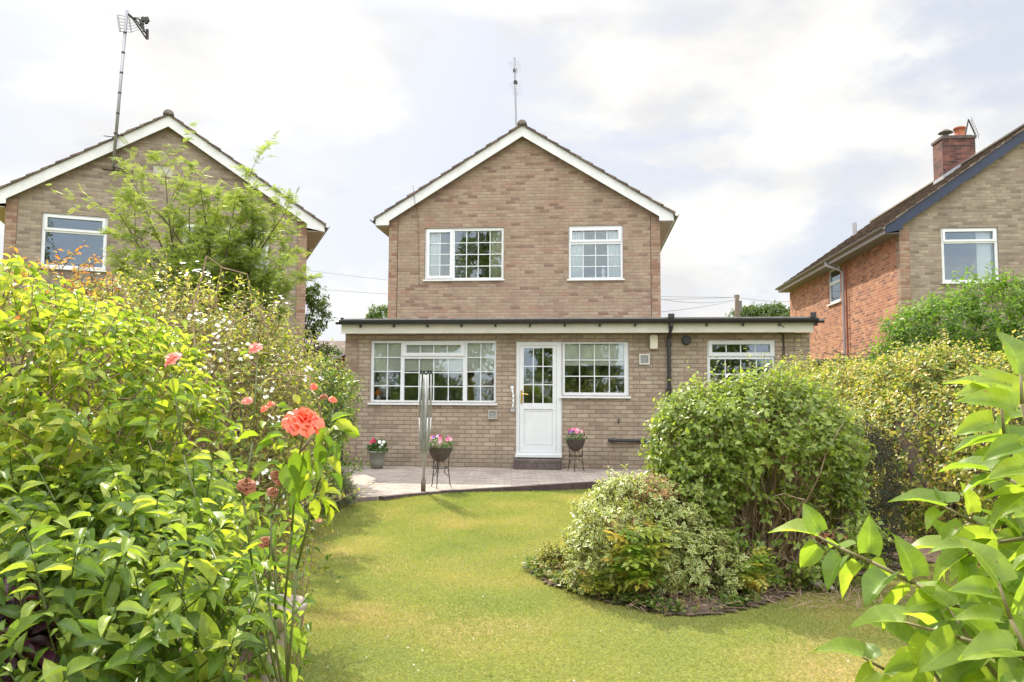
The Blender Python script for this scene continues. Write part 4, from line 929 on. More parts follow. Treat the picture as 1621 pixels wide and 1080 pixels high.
# ------------------------------------------------------------------ lawn grass
def edge_y(x):
    for (xa, ya), (xb, yb) in zip(edge, edge[1:]):
        if xa <= x <= xb: return ya+(yb-ya)*(x-xa)/(xb-xa)
    return edge[0][1] if x < edge[0][0] else edge[-1][1]
def grass():
    n = 800000
    X = RS.uniform(-3.4, 4.6, n); u = RS.rand(n); Y = 2.6+9.2*u**1.35
    gy_ = np.interp(X, [e[0] for e in edge], [e[1] for e in edge]); ok = Y < gy_-.06
    ok &= (X > -.66*Y-.3) & (X < .66*Y+.3)
    def inp(P):
        c = np.zeros(len(X), bool)
        for i in range(len(P)):
            (a, b), (d, e) = P[i], P[i-1]; c ^= ((b > Y) != (e > Y)) & (X < (d-a)*(Y-b)/(e-b+1e-9)+a)
        return c
    X0, Y0 = X, Y; X = X0+RS.randn(len(X0))*.03; Y = Y0+RS.randn(len(X0))*.03; ok &= ~inp([(p[0], p[1]+(.06 if p[1] < 6 else 0)) for p in BEDR]) & ~inp([(p[0]-.05, p[1]) for p in BEDL]); X, Y = X0, Y0
    X = X[ok]; Y = Y[ok]; n = len(X)
    def sm(a, b, x): t = np.clip((x-a)/(b-a), 0, 1); return t*t*(3-2*t)
    Z = -.105+.075*sm(8.3, 10.6, Y)*sm(1.8, -1.5, X)+.008*np.sin(X*1.7+Y*.9)-.003
    P = np.stack([X, Y, Z], 1); D = nrm(np.stack([RS.randn(n)*.75, RS.randn(n)*.75, np.ones(n)], 1)); Nn = nrm(RS.randn(n, 3)*[1, 1, .2])
    T = (np.array([(-.5, 0, 0), (.5, 0, 0), (.12, 1, .25)], float), np.array([(0, 1, 2)]), np.array([0, 0, 1.]))
    hh = (.011+.013*RS.rand(n))*(1+.09*np.maximum(0, Y-4))
    m_ = leafmat('grass_blade', [(.15, .20, .055), (.21, .265, .07), (.27, .30, .09), (.35, .33, .12), (.46, .38, .19)], .40, .5, hue_scale=1.1, tint=(1.08, 1.05, .55), rv=.4, nw=1.4)
    leaves('grass', P, D, Nn, hh, .22, T, m_, None, kind='stuff')
grass()

def E(px, py, Y, rx, ry, rz): p = at(px, py, Y); return ((p.x, p.y, p.z), (rx, ry, rz))
def G(x, y): return gz(x, y)
def stems(t, base, tops, r, m_, name='stem', mid=.5, n=5, wob=.05, r2=None):
    A = []; B = []; Ra = []; Rb = []
    for b_, tp in zip(base, tops):
        b_ = np.array(b_, float); tp = np.array(tp, float); prev = b_; o = RS.randn(3)*wob
        for i in range(1, n+1):
            f_ = i/n; p = b_+(tp-b_)*f_+o*math.sin(f_*PI)+RS.randn(3)*wob*.12
            p[2] += wob*math.sin(f_*PI)
            A.append(prev); B.append(p); q = r*(1-.75*(i-1)/n); q2 = r*(1-.75*i/n); Ra.append(q); Rb.append(q2); prev = p
    return twigs(name, A, B, Ra, Rb, m_, t, 5)
def bush(name, label, ells, n, k, size, wr, lm, cat='bush', length=.1, base=None, nb=14, br=.012, tpl=LEAF5, inner=.7, lum=.18, upb=.5, keep=None, seed=0., group=None, wood=BARK, twr=.002, ls=.25, f=3.5, spread=1., smooth=False, reject=.8, flat=.6, jit=.5, zmin=-.07):
    c0_ = ells[0][0]; b_ = base or (c0_[0], c0_[1], G(c0_[0], c0_[1])-.02)
    t = empty(name, b_, label=label, cat=cat, group=group); off = np.array(b_)
    el = [(np.array(c)-off, r) for c, r in ells]
    kp = (lambda P: keep(P+off)) if keep else None
    P, Nn = shell(el, n, inner, lum, reject, zmin-b_[2], f, seed, kp)
    sprigs(P, Nn, length, k, size, wr, tpl, lm, t, upb, spread, twig=wood, twr=twr, ls=ls, smooth=smooth, flat=flat, jit=jit)
    if nb:
        i = RS.choice(len(P), nb); bs = np.stack([RS.randn(nb)*.06, RS.randn(nb)*.06, np.zeros(nb)], 1)
        stems(t, bs, P[i]*.92, br, wood, 'branches', n=6)
    return t

# ---- right-hand bed
WG = leafmat('shrub_leaf', [(.11, .175, .03), (.18, .26, .045), (.25, .34, .06), (.35, .42, .09)], .42, .42, hue_scale=2)
def kW(P):      # leafless patch low on the front and the open foot of the shrub
    d = np.hypot((P[:, 0]-1.95)/.42, (P[:, 2]-.52)/.30); hole = (d < 1) & (P[:, 1] < 6.1) & (RS.rand(len(P)) < .8)
    foot = (P[:, 2] < .42) & (RS.rand(len(P)) < .45)
    return ~(hole | foot)
wg = bush('round_shrub', 'large rounded green shrub with bare brown stems showing low on its front', [((1.52, 6.0, .82), (.40, .45, .46)), ((1.92, 5.95, .86), (.52, .55, .49)), ((2.26, 6.05, .80), (.34, .45, .46)), ((1.36, 5.85, .48), (.24, .3, .38)), ((2.0, 5.8, .25), (.62, .36, .32))],
     3500, 7, .050, .66, WG, length=.13, base=(1.9, 6.0, -.12), nb=0, seed=1., wood=TWIG, keep=kW, lum=.10, upb=.25, inner=.80, f=5)
bs = []; tp = []
for i in range(150):
    a = RS.rand()*6.28; r_ = RS.rand()**.5
    bs.append((.22*math.cos(a)*r_, .16*math.sin(a)*r_, 0)); a2 = a+RS.randn()*.5
    tp.append((.78*math.cos(a2)*(.3+.7*RS.rand()), .62*math.sin(a2)*(.3+.7*RS.rand())-.05, .45+.9*RS.rand()))
stems(wg, bs, tp, .011, TWIG, 'branches', n=7, wob=.10)
bs = []; tp = []
for i in range(90):
    x_ = -.45+.9*RS.rand(); y_ = -.35-.15*RS.rand(); bs.append((x_*.5, y_*.5, .05+.3*RS.rand())); tp.append((x_+RS.randn()*.1, y_-.02+RS.rand()*.15, .45+.45*RS.rand()))
stems(wg, bs, tp, .0055, TWIG, 'dead_twigs', n=6, wob=.06)
VE = leafmat('variegated_leaf', [(.07, .15, .03), (.13, .23, .05), (.20, .30, .07)], .32, .4, edge=(.58, .58, .26), hue_scale=3)
bush('variegated_shrub', 'low cream and green variegated shrub in front of the large round shrub', [((.84, 5.62, .24), (.37, .38, .38)), ((1.10, 5.5, .16), (.26, .3, .30)), ((.62, 5.55, .08), (.19, .24, .24)), ((1.30, 5.42, .05), (.24, .2, .24)), ((1.15, 5.75, .36), (.26, .3, .28))],
     1900, 6, .044, .55, VE, length=.07, nb=16, seed=2., lum=.3, inner=.72, f=7, upb=.8, jit=.6)
DEAD = leafmat('dead_leaf', [(.22, .12, .05), (.36, .20, .09), (.50, .34, .20)], .2, .8)
P_, N_ = shell([((1.0, 5.55, .58), (.16, .15, .10)), ((.75, 5.3, .35), (.08, .06, .08))], 140, .5)
t = empty('dead_shoots', (1.0, 5.55, .4), label='patch of brown dead shoots on top of the variegated shrub', cat='dead shoots'); sprigs(P_-[1, 5.55, .4], N_, .06, 6, .026, .5, LEAF4, DEAD, t, twig=TWIG)
YG = leafmat('yellow_green_leaf', [(.10, .17, .02), (.22, .27, .035), (.38, .36, .06), (.50, .38, .12)], .35, .5, hue_scale=5)
g = gnd(885, 905)
bush('edging_plant', 'low yellow and green plant at the tip of the right-hand bed', [((g.x, g.y, -.06), (.19, .16, .12)), ((g.x+.16, g.y+.05, -.04), (.14, .12, .15))], 330, 6, .028, .6, YG, cat='plant', length=.05, nb=5, br=.003, seed=3.)
PN_T = []; PN_F = []; PN_E = []
def pinnate(nl=7, ll=.26, lw=.085, fan=.35):
    vs = []; fs = []
    for i in range(nl*2+1):
        if i == nl*2: b_ = (0, .9, 0); d = (0, 1)
        else:
            s_ = -1 if i % 2 else 1; y_ = .14+.78*(i//2)/nl; b_ = (0, y_, 0); d = (s_*math.cos(fan), math.sin(fan))
        l_ = ll*(1-.35*abs((i//2)/nl-.4)); n_ = (-d[1], d[0]); k_ = len(vs)
        vs += [(b_[0], b_[1], 0), (b_[0]+d[0]*l_*.45+n_[0]*lw*.5, b_[1]+d[1]*l_*.45+n_[1]*lw*.5, .02), (b_[0]+d[0]*l_, b_[1]+d[1]*l_, -.05), (b_[0]+d[0]*l_*.45-n_[0]*lw*.5, b_[1]+d[1]*l_*.45-n_[1]*lw*.5, .02)]
        fs += [(k_, k_+2, k_+1), (k_, k_+3, k_+2)]
    k_ = len(vs); vs += [(-.008, 0, 0), (.008, 0, 0), (0, 1, 0)]; fs.append((k_, k_+1, k_+2))
    return (np.array(vs, float), np.array(fs), np.zeros(len(vs)))
PINN = pinnate(); FERN = pinnate(12, .28, .07, .5); PALM = pinnate(3, .5, .2, .6)
FN = leafmat('fern_leaf', [(.12, .22, .03), (.20, .30, .04), (.34, .37, .06), (.52, .36, .08)], .45, .5, hue_scale=4)
for (px, py, hh, lab, n_) in ((1010, 952, .50, 'yellow and orange tinted leafy perennial in front of the variegated shrub', 26), (950, 948, .24, 'small yellow-green leafy plant at the front edge of the right-hand bed', 12), (1190, 945, .34, 'yellow-green toothed plant under the large round shrub', 14)):
    g = gnd(px, py); t = empty('perennial_plant', g, label=lab, cat='plant')
    a = RS.rand(n_)*6.28; tp_ = np.stack([np.cos(a)*hh*.4*RS.rand(n_), np.sin(a)*hh*.35*RS.rand(n_), hh*(.35+.65*RS.rand(n_))], 1)
    stems(t, np.zeros((n_, 3)), tp_, .004, TWIG, n=4, wob=.03)
    k_ = 5; Pq = np.repeat(tp_, k_, 0)*(.55+.45*np.tile(np.linspace(0, 1, k_), n_))[:, None]; Dq = nrm(RS.randn(n_*k_, 3)*[1, 1, .3]+[0, 0, .1])
    leaves('foliage', Pq, Dq, np.tile([0, -.3, 1.], (n_*k_, 1))+RS.randn(n_*k_, 3)*.3, hh*.32*(.7+.5*RS.rand(n_*k_)), 1., PALM, FN, t)
DK = leafmat('dark_conifer', [(.008, .022, .010), (.018, .04, .016), (.03, .06, .022)], .15, .6)
bush('conifer', 'small dark green conifer between the round shrub and the yellow hedge', [((3.0, 6.7, .35), (.27, .3, .62)), ((2.85, 6.5, .1), (.25, .25, .3))], 1500, 6, .035, .25, DK, cat='conifer', length=.08, nb=6, seed=4., upb=1.2)
HY = leafmat('golden_hedge_leaf', [(.07, .14, .018), (.16, .24, .03), (.33, .36, .06), (.50, .47, .12), (.56, .42, .17)], .35, .4, hue_scale=1.6)
el = []
for i in range(13):
    y_ = 4.4+i*.68; el.append(((4.55+.10*math.sin(i*2.1), y_, .72+.05*math.sin(i*1.3)), (.80+.06*math.sin(i*3), .62, .92+.06*math.cos(i*2.2))))
bush('golden_hedge', 'long yellow-green variegated hedge along the right side of the garden', el, 8800, 7, .052, .6, HY, cat='hedge', length=.15, base=(4.55, 8, -.12), nb=60, br=.02, lum=.14, f=4, seed=5., inner=.82, keep=lambda P: (P[:, 0] < 4.9), upb=.35)
EL = leafmat('elder_leaf', [(.06, .14, .015), (.12, .23, .025), (.20, .32, .04)], .45, .45, hue_scale=1)
bush('elder_bush', 'light green elder bush below the upstairs window of the right house', [E(1500, 540, 12.5, .8, .7, .62), E(1575, 510, 12.5, .75, .7, .62), E(1640, 530, 12.3, .8, .7, .7), E(1450, 570, 12.5, .5, .5, .5), E(1560, 600, 12.5, 1.1, .8, .9)], 2300, 7, .11, .34, EL, length=.24, nb=26, br=.03, seed=6., lum=.25, upb=.6, spread=1.2)
GC = leafmat('ground_cover_leaf', [(.04, .08, .02), (.10, .17, .03), (.20, .27, .06), (.34, .25, .10)], .35, .45, hue_scale=6)
P_ = []; 
for _ in range(900):
    f_ = RS.rand(); k_ = RS.randint(0, 11); a_ = Vector(BEDR[k_]+(0,)); b_ = Vector(BEDR[k_+1]+(0,)); q = a_.lerp(b_, f_); q.y += .03+abs(RS.randn())*.14; P_.append((q.x+RS.randn()*.03, q.y, G(q.x, q.y)+.01+RS.rand()*.05))
P_ = np.array(P_); P_ = P_[np.sin(P_[:, 0]*9+P_[:, 1]*5)+RS.randn(len(P_))*.5 > .0]
leaves('ground_cover', np.repeat(P_, 5, 0)+RS.randn(len(P_)*5, 3)*.012, nrm(RS.randn(len(P_)*5, 3)*[1, 1, .3]+[0, 0, .35]), nrm(np.array([0, 0, 1.])+RS.randn(len(P_)*5, 3)*.5), .026+.02*RS.rand(len(P_)*5), .6, LEAF5, GC, None, kind='stuff')
A9 = np.stack([RS.uniform(.7, 2.8, 260), RS.uniform(4.98, 5.6, 260), np.full(260, -.07)], 1); B9 = A9+RS.randn(260, 3)*[.07, .07, .03]+[0, 0, .02]
twigs('fallen_twigs', A9, B9, .003, .0015, TWIG, None, kind='stuff')
# long loose shoots that break the outline of the two shrubs
for (cx_, cy_, cz_, r1, n_, lm_, L_, nm_, lab_) in ((1.9, 6., .95, (.62, .55, .42), 46, WG, .34, 'round_shrub', None),):
    P_, N_ = shell([((cx_, cy_, cz_), r1)], n_, .95, zmin=.9); off_ = np.array(wg.location); sprigs(P_-off_, N_, L_*.7, 8, .042, .62, LEAF5, lm_, wg, 1.2, twig=TWIG, name='foliage', jit=.3)
# litter, pots, stones
def scatter(n, poly):
    P = []
    xs = [p[0] for p in poly]; ys = [p[1] for p in poly]
    while len(P) < n:
        x_, y_ = random.uniform(min(xs), max(xs)), random.uniform(min(ys), max(ys))
        if inpoly(x_, y_, poly): P.append((x_, y_, G(x_, y_)+.032+random.random()*.012))
    return np.array(P)
P_ = scatter(9000, BEDR); P_[:, 2] += .015*RS.rand(len(P_)); leaves('leaf_litter', P_, nrm(RS.randn(len(P_), 3)*[1, 1, .25]), nrm(np.array([0, 0, 1.])+RS.randn(len(P_), 3)*.4), .022+.02*RS.rand(len(P_)), .55, LEAF4, leafmat('litter_leaf', [(.10, .06, .035), (.20, .12, .07), (.34, .23, .15)], .1, .85), None, kind='stuff')
P_ = scatter(60, [(-1, 3), (1.2, 3.2), (2.2, 4), (.5, 5), (.2, 10), (-1.6, 9), (-.8, 5)]); P_[:, 2] -= .022
leaves('fallen_petals', P_, nrm(RS.randn(len(P_), 3)*[1, 1, .2]), nrm(np.array([0, 0, 1.])+RS.randn(len(P_), 3)*.3), .014, .9, LEAF4, mat('petal_litter', (.7, .66, .6), .8, col2=(.25, .16, .08), nscale=3), None, kind='stuff')
for i, (px, py, s_, lab) in enumerate(((1318, 905, 1., 'terracotta pot in the shade right of the round shrub, nearest the stems'), (1350, 900, .8, 'smaller terracotta pot in the shade beside the dark conifer'))):
    g = gnd(px, py); t = empty('terracotta_pot', g, label=lab, cat='plant pot', group='terracotta pots in the right-hand bed')
    MB().lathe([(.001, 0), (.09*s_, 0), (.125*s_, .2*s_), (.14*s_, .2*s_), (.145*s_, .25*s_), (.125*s_, .25*s_), (.115*s_, .2*s_), (.001, .19*s_)], (0, 0, .02), 22).build('pot', TERRA, t, True)
for i, (px, py, sz) in enumerate(((1292, 934, .05), (1310, 938, .04), (1328, 930, .045))):
    g = gnd(px, py); r_ = random.Random(i); b_ = MB(); n_ = 9
    b_.lathe([(.001, 0)]+[(sz*math.sin(PI*(q+1)/6)*(1+.2*r_.random()), sz*(1-math.cos(PI*(q+1)/6))*.55) for q in range(5)]+[(.001, sz*1.0)], (0, 0, 0), n_)
    o = b_.build('pebble', mat('white_stone', (.50, .46, .42), .8, noise=.3, nscale=20), None, True); o.location = g+Vector((0, 0, .02)); o.rotation_euler = (.3*i, .2, i)
    tag(o, ('left', 'middle', 'right')[i]+'most of the three whitish stones in front of the terracotta pots' if i != 1 else 'middle one of the three whitish stones in front of the terracotta pots', 'stone', 'whitish stones at the edge of the right-hand bed')

# ---- far trees
FT = leafmat('far_tree_leaf', [(.035, .07, .012), (.07, .12, .022), (.11, .16, .035)], .3, .6, hue_scale=.6)
def far_tree(px, py, Y, r, label, rz=None, n=900, sz=.3, lm=FT, name='tree', grp=None, lum=.2, sp=None):
    c = at(px, py, Y); rz = rz or r; t = empty(name, (c.x, Y, -.1), label=label, cat='tree', group=grp)
    rr = random.Random(int(px)); el = [((0, 0, c.z+.1), (r*.8, r*.8, rz*.8))]
    for i in range(12):
        a = i*2.4; el.append(((r*.6*math.cos(a), r*.6*math.sin(a), c.z+.1+rz*(.55*rr.uniform(-1, 1))), (r*.42*rr.uniform(.8, 1.2),)*2+(rz*.38*rr.uniform(.8, 1.2),)))
    P, Nn = shell(el, n, .7, lum, .75, .3, 2.5/r, px); sprigs(P, Nn, sz*1.4, 7, sz, .6, LEAF4, lm, t, twig=None, name='crown')
    t.children[0].name = 'crown'
    MB().path([(0, 0, 0), (.1, 0, c.z*.5), (0, .1, c.z)], r*.10, 8, r*.04).build('trunk', BARK, t, True)
    i = RS.choice(len(P), 20); stems(t, np.tile([0, 0, c.z*.6], (20, 1)), P[i]*.95, r*.03, BARK, 'limbs', n=5, wob=r*.05)
    return t
far_tree(1208, 520, 62, 2.3, 'round green treetop behind the flat roof beside the utility pole', 2.0, 1500, .26)
far_tree(1252, 515, 60, 1.4, 'darker treetop touching the back edge of the red-walled house', 1.2, 700, .26)
far_tree(612, 512, 52, 1.5, 'small treetop just left of the middle house above the flat roof', 1.2, 700, .2)
far_tree(478, 500, 24, .75, 'loose leafy tree behind the right corner of the left house', 1.1, 420, .12, lum=.4)
far_tree(512, 575, 24, .8, 'green bush in front of the far tiled house', .6, 700, .09, name='garden_bush')
RT = leafmat('rear_tree_leaf', [(.12, .17, .04), (.20, .26, .06), (.32, .36, .10)], .3, .6, hue_scale=.6)
# reflected in the windows: the planting behind the photographer
far_tree(0, 0, 1, 1, 'x') if False else None
def rear_tree(x, y, h, r, label, n=1500, sz=.2, lm=RT):
    t = empty('tree', (x, y, -.1), label=label, cat='tree'); rr = random.Random(int(x*10)); el = []
    for i in range(14):
        a = i*2.4; zz_ = h*(.35+.6*i/14); q = r*(1-.5*i/14); el.append(((q*.5*math.cos(a), q*.5*math.sin(a), zz_), (q*.6, q*.6, h*.13)))
    P, Nn = shell(el, n, .6, .2, .7, .5, 1.2, x); sprigs(P, Nn, sz*1.5, 7, sz, .6, LEAF4, lm, t, twig=None)
    t.children[0].name = 'crown'; MB().path([(0, 0, 0), (.1, 0, h*.5), (0, .1, h*.9)], .3, 8, .06).build('trunk', BARK, t, True)
rear_tree(-6.9, -10, 13, 2.6, 'tall tree at the far end of the garden behind the camera', 2600)
rear_tree(-14, -9, 10, 3.2, 'broad tree behind the camera on the left', 2200, .22)
rear_tree(-20, -5, 11, 3.5, 'broad tree behind the camera on the far left', 2000, .25)
rear_tree(4.5, -9, 7.5, 2.6, 'small tree behind the camera on the right', 1500)
rear_tree(-1.2, -8, 6.0, 2.2, 'small tree behind the camera in the middle', 1500)
el = [((x_, -4.5+.2*math.sin(x_), .9), (.8, .6, 1.15+.25*math.sin(x_*1.7))) for x_ in np.arange(-8, 9, .9)]
bush('rear_hedge', 'mixed yellow-green hedge closing the garden behind the camera', el, 4200, 7, .07, .6, HY, cat='hedge', length=.2, base=(0, -4.5, -.12), nb=30, br=.02, seed=8.)

# ---- feathery tree in front of the left house
FE = leafmat('feathery_leaf', [(.16, .22, .055), (.23, .30, .075), (.31, .38, .10)], .45, .5, hue_scale=1.2)
tb = at(335, 640, 9.2); t = empty('feathery_tree', (tb.x, 9.2, -.1), label='light feathery-leaved tree in front of the left house', cat='tree')
off = np.array([tb.x, 9.2, -.1]); A = []; Bp = []; Ra = []; Rb = []; LP = []; LD = []
def limb(p, q, r, depth):
    p = np.array(p, float); q = np.array(q, float); n_ = 6; prev = p; ln = np.linalg.norm(q-p); o = RS.randn(3)*ln*.07
    for i in range(1, n_+1):
        f_ = i/n_; c = p+(q-p)*f_+o*math.sin(f_*PI)+np.array([0, 0, .06*ln*math.sin(f_*PI)])
        A.append(prev); Bp.append(c); Ra.append(r*(1-.8*(i-1)/n_)); Rb.append(r*(1-.8*i/n_))
        d = nrm(c-prev)
        if depth < 2 and i > 1:
            for _ in range(1 if depth else 2):
                sd_ = nrm(RS.randn(3)*[1, 1, .5]+d*.9+np.array([0, 0, .25])); limb(c, c+sd_*ln*(.17 if depth == 0 else .45)*(.6+.7*RS.rand()), r*(1-.75*f_)*.55, depth+1)
        if depth >= 1:
            for _ in range(1): LP.append(prev+(c-prev)*RS.rand()); LD.append(nrm(d*.45+RS.randn(3)*[1, 1, .45]))
        prev = c
for (px, py, dy) in ((185, 300, 0), (200, 350, .3), (215, 265, .2), (245, 300, -.3), (262, 248, 0), (300, 290, .4), (318, 270, -.2), (345, 300, 0), (365, 330, .5), (392, 258, .1), (400, 300, -.3), (425, 330, .3), (452, 305, 0), (460, 360, .4), (445, 410, -.4), (462, 440, 0), (240, 380, -.5), (290, 360, .6), (330, 380, -.5), (380, 390, .5), (300, 440, -.5), (280, 420, .3), (320, 410, -.2), (360, 430, .2), (400, 440, .1), (420, 390, -.3), (380, 350, -.2), (300, 520, .1), (270, 470, .2), (310, 460, -.4), (350, 430, .0), (390, 440, .3), (420, 450, -.1), (360, 480, -.3), (430, 520, .2), (350, 510, -.3), (400, 520, .2), (330, 480, .4), (250, 440, .1), (210, 410, .2), (400, 470, -.4), (350, 460, .5), (440, 490, .3), (270, 490, -.2), (190, 400, .0), (370, 300, -.4), (330, 340, .1)):
    q = np.array(at(px, py+(32 if py < 420 else 10), 9.2+dy))-off; q0 = np.array([RS.randn()*.08, RS.randn()*.08, 1.2+.8*RS.rand()]); limb(q0, q, .022, 0)
twigs('branches', A, Bp, Ra, Rb, BARK, t, 5)
MB().path([(0, 0, 0), (.05, 0, .6), (.0, .03, 1.3), (.06, 0, 2.1)], .07, 9, .03).build('trunk', BARK, t, True)
LP = np.array(LP); LD = np.array(LD); print('feathery leaves', len(LP))
leaves('foliage', LP, LD+[0, 0, -.15], nrm(np.array([0, 0, 1.])+RS.randn(len(LP), 3)*.45), .105*(.6+.7*RS.rand(len(LP))), 1.1, PINN, FE, t)

# ---- left border
PR = leafmat('privet_leaf', [(.05, .10, .018), (.10, .18, .03), (.19, .28, .045), (.33, .40, .08)], .38, .38, hue_scale=2)
bush('mixed_hedge', 'dark green hedge with bright leaf tips left of the patio', [E(425, 640, 9.5, .8, .7, .62), E(480, 650, 10.0, .6, .6, .52), E(515, 640, 11.5, .42, .6, .62), E(360, 660, 8.8, .9, .8, .75), E(300, 640, 8.5, .9, .8, .8), E(200, 620, 8.2, 1.2, .8, .9), E(60, 620, 8., 1.2, .8, .9), E(450, 740, 9.0, .7, .6, .5)], 4200, 7, .055, .6, PR, cat='hedge', length=.14, base=(-3., 9., -.12), nb=50, br=.02, seed=9., lum=.2)
SV = leafmat('silvery_leaf', [(.13, .17, .09), (.24, .29, .17), (.36, .40, .26)], .25, .6)
bush('lavender_bush', 'silvery green low bush at the left corner of the patio', [E(500, 775, 9.3, .38, .35, .30), E(535, 785, 9.5, .20, .25, .20)], 900, 8, .035, .22, SV, length=.09, nb=8, seed=10., upb=1.)
bush('border_shrub', 'dark leafy shrub at the left edge of the lawn before the patio', [E(430, 800, 7.6, .42, .45, .42), E(455, 770, 8.2, .4, .4, .35)], 900, 7, .05, .5, PR, length=.12, nb=8, seed=11.)
RL = leafmat('rambler_leaf', [(.10, .16, .025), (.20, .27, .04), (.36, .38, .07), (.50, .45, .12)], .45, .4, hue_scale=3)
el = [E(300, 560, 4.6, .42, .45, .36), E(390, 590, 5.0, .38, .45, .36), E(360, 660, 4.4, .42, .45, .42), E(240, 600, 4.2, .42, .45, .42), E(290, 720, 4.0, .45, .45, .4), E(405, 700, 4.6, .28, .4, .42), E(180, 560, 4.3, .4, .4, .38), E(340, 820, 4.2, .5, .45, .5)]
rb = bush('rambling_rose', 'tangled rambling rose with small white flowers in the left border', el, 3000, 7, .034, .6, RL, cat='rose', length=.15, base=(-1.7, 4.5, -.12), nb=40, br=.01, seed=12., lum=.35, inner=.55, wood=TWIG, f=5, keep=lambda P: RS.rand(len(P)) < .9)
off = np.array(rb.location); P_, N_ = shell([(np.array(c)-off, r) for c, r in el[:6]], 90, .97, .35, .9, .2, 5, 12.); P_ = np.repeat(P_, 6, 0)+RS.randn(len(P_)*6, 3)*.028; N_ = np.repeat(N_, 6, 0)
blossoms('blossom', P_+N_*.07, nrm(N_+[0, -.4, .5]), .0125, mat('white_petal', (.82, .82, .76), .5), rb, 5, kind='stuff')
# long arching canes through it
bs = []; tp = []
for i in range(70):
    a_ = at(150+RS.rand()*260, 760+RS.rand()*80, 3.9+.6*RS.rand()); b_ = at(190+RS.rand()*280, 480+RS.rand()*220, 4.0+.8*RS.rand()); bs.append(np.array(a_)-off); tp.append(np.array(b_)-off)
stems(rb, bs, tp, .007, TWIG, 'canes', n=9, wob=.22)
OR = leafmat('orange_leaf', [(.30, .26, .05), (.45, .25, .06), (.50, .18, .06), (.42, .30, .07)], .45, .5)
bush('orange_shrub', 'small shrub with orange young leaves behind the bright green bush', [E(95, 445, 4.2, .22, .2, .12), E(110, 480, 4.2, .28, .2, .14), E(150, 520, 4.4, .3, .2, .16)], 150, 6, .045, .35, OR, length=.10, base=(-2.4, 4.2, -.12), nb=8, br=.01, seed=13., upb=.2)
AZ = leafmat('azalea_leaf', [(.12, .20, .03), (.22, .32, .04), (.34, .42, .06), (.48, .48, .10)], .48, .42, hue_scale=3)
el = [E(35, 520, 2.6, .18, .25, .13), E(60, 600, 2.5, .32, .35, .2), E(160, 620, 2.7, .28, .3, .2), E(130, 560, 2.8, .22, .25, .12), E(225, 610, 2.9, .22, .2, .15), E(40, 670, 2.4, .35, .3, .26), E(190, 670, 2.7, .3, .3, .17), E(5, 455, 2.5, .05, .06, .07)]
bush('bright_green_bush', 'bright lime-green leafy bush at the left edge of the picture', el, 560, 8, .043, .56, AZ, length=.095, base=(-1.6, 2.6, -.12), nb=36, br=.009, seed=14., lum=.35, inner=.5, tpl=OVAL, smooth=True, wood=TWIG, f=7, upb=.7, spread=1.15)
HL_ = leafmat('broad_leaf', [(.08, .14, .03), (.14, .23, .04), (.26, .35, .06), (.40, .46, .09)], .42, .42, hue_scale=3, spec=.5, veins=True)
el = [E(110, 940, 2.0, .28, .28, .20), E(270, 940, 2.15, .20, .22, .20), E(50, 850, 2.3, .32, .3, .20), E(210, 850, 2.5, .30, .3, .20), E(280, 880, 2.5, .12, .2, .18), E(270, 1040, 2.1, .10, .15, .16), E(170, 1050, 1.8, .32, .3, .25), E(310, 815, 3.0, .18, .22, .14), E(150, 790, 2.9, .36, .3, .2)]
bush('broad_leaved_perennial', 'broad-leaved glossy green perennial filling the bottom left corner', el, 1050, 7, .056, .46, HL_, cat='plant', length=.10, base=(-1.0, 2.3, -.12), nb=90, br=.005, seed=15., lum=.4, inner=.4, tpl=OVAL, smooth=True, wood=leafmat('green_stem', [(.10, .13, .04), (.16, .16, .07)], .1), f=7, upb=.9, spread=1.1, ls=.38)
PU = leafmat('purple_leaf', [(.03, .008, .02), (.07, .015, .04), (.12, .03, .06)], .25, .4)
bush('purple_plant', 'dark purple-leaved plant in the bottom left corner', [E(5, 1010, 1.75, .05, .08, .07), E(10, 1060, 1.7, .05, .08, .06)], 30, 6, .05, .6, PU, cat='plant', length=.06, nb=6, br=.003, seed=16., tpl=OVAL)
# wispy grasses and yellow tansy-like heads
t = empty('wispy_grass', at(110, 1000, 2.2), label='wispy grass blades rising through the left border plants', cat='grass clump'); o_ = np.array(t.location); t.location.z = -.1; o_[2] = -.1
bs = []; tp = []
for i in range(90):
    px = 20+RS.rand()*260; a_ = at(px, 950, 2.2+.5*RS.rand()); b_ = at(px+RS.randn()*50, 650+RS.rand()*190, a_.y+RS.randn()*.08); bs.append(np.array(a_)-o_); tp.append(np.array(b_)-o_)
stems(t, bs, tp, .0022, leafmat('grass_stem', [(.14, .22, .03), (.30, .32, .08)], .4), 'blades', n=7, wob=.07)
YF = mat('yellow_petal', (.62, .50, .06), .6)
k_ = 60; P_ = np.array([np.array(at(60+RS.rand()*180, 650+RS.rand()*190, 2.4+.3*RS.rand()))-o_ for _ in range(k_)]); blossoms('seed_heads', P_, nrm(RS.randn(k_, 3)*.4+[0, -.3, 1]), .008, YF, t, 5, kind='stuff')

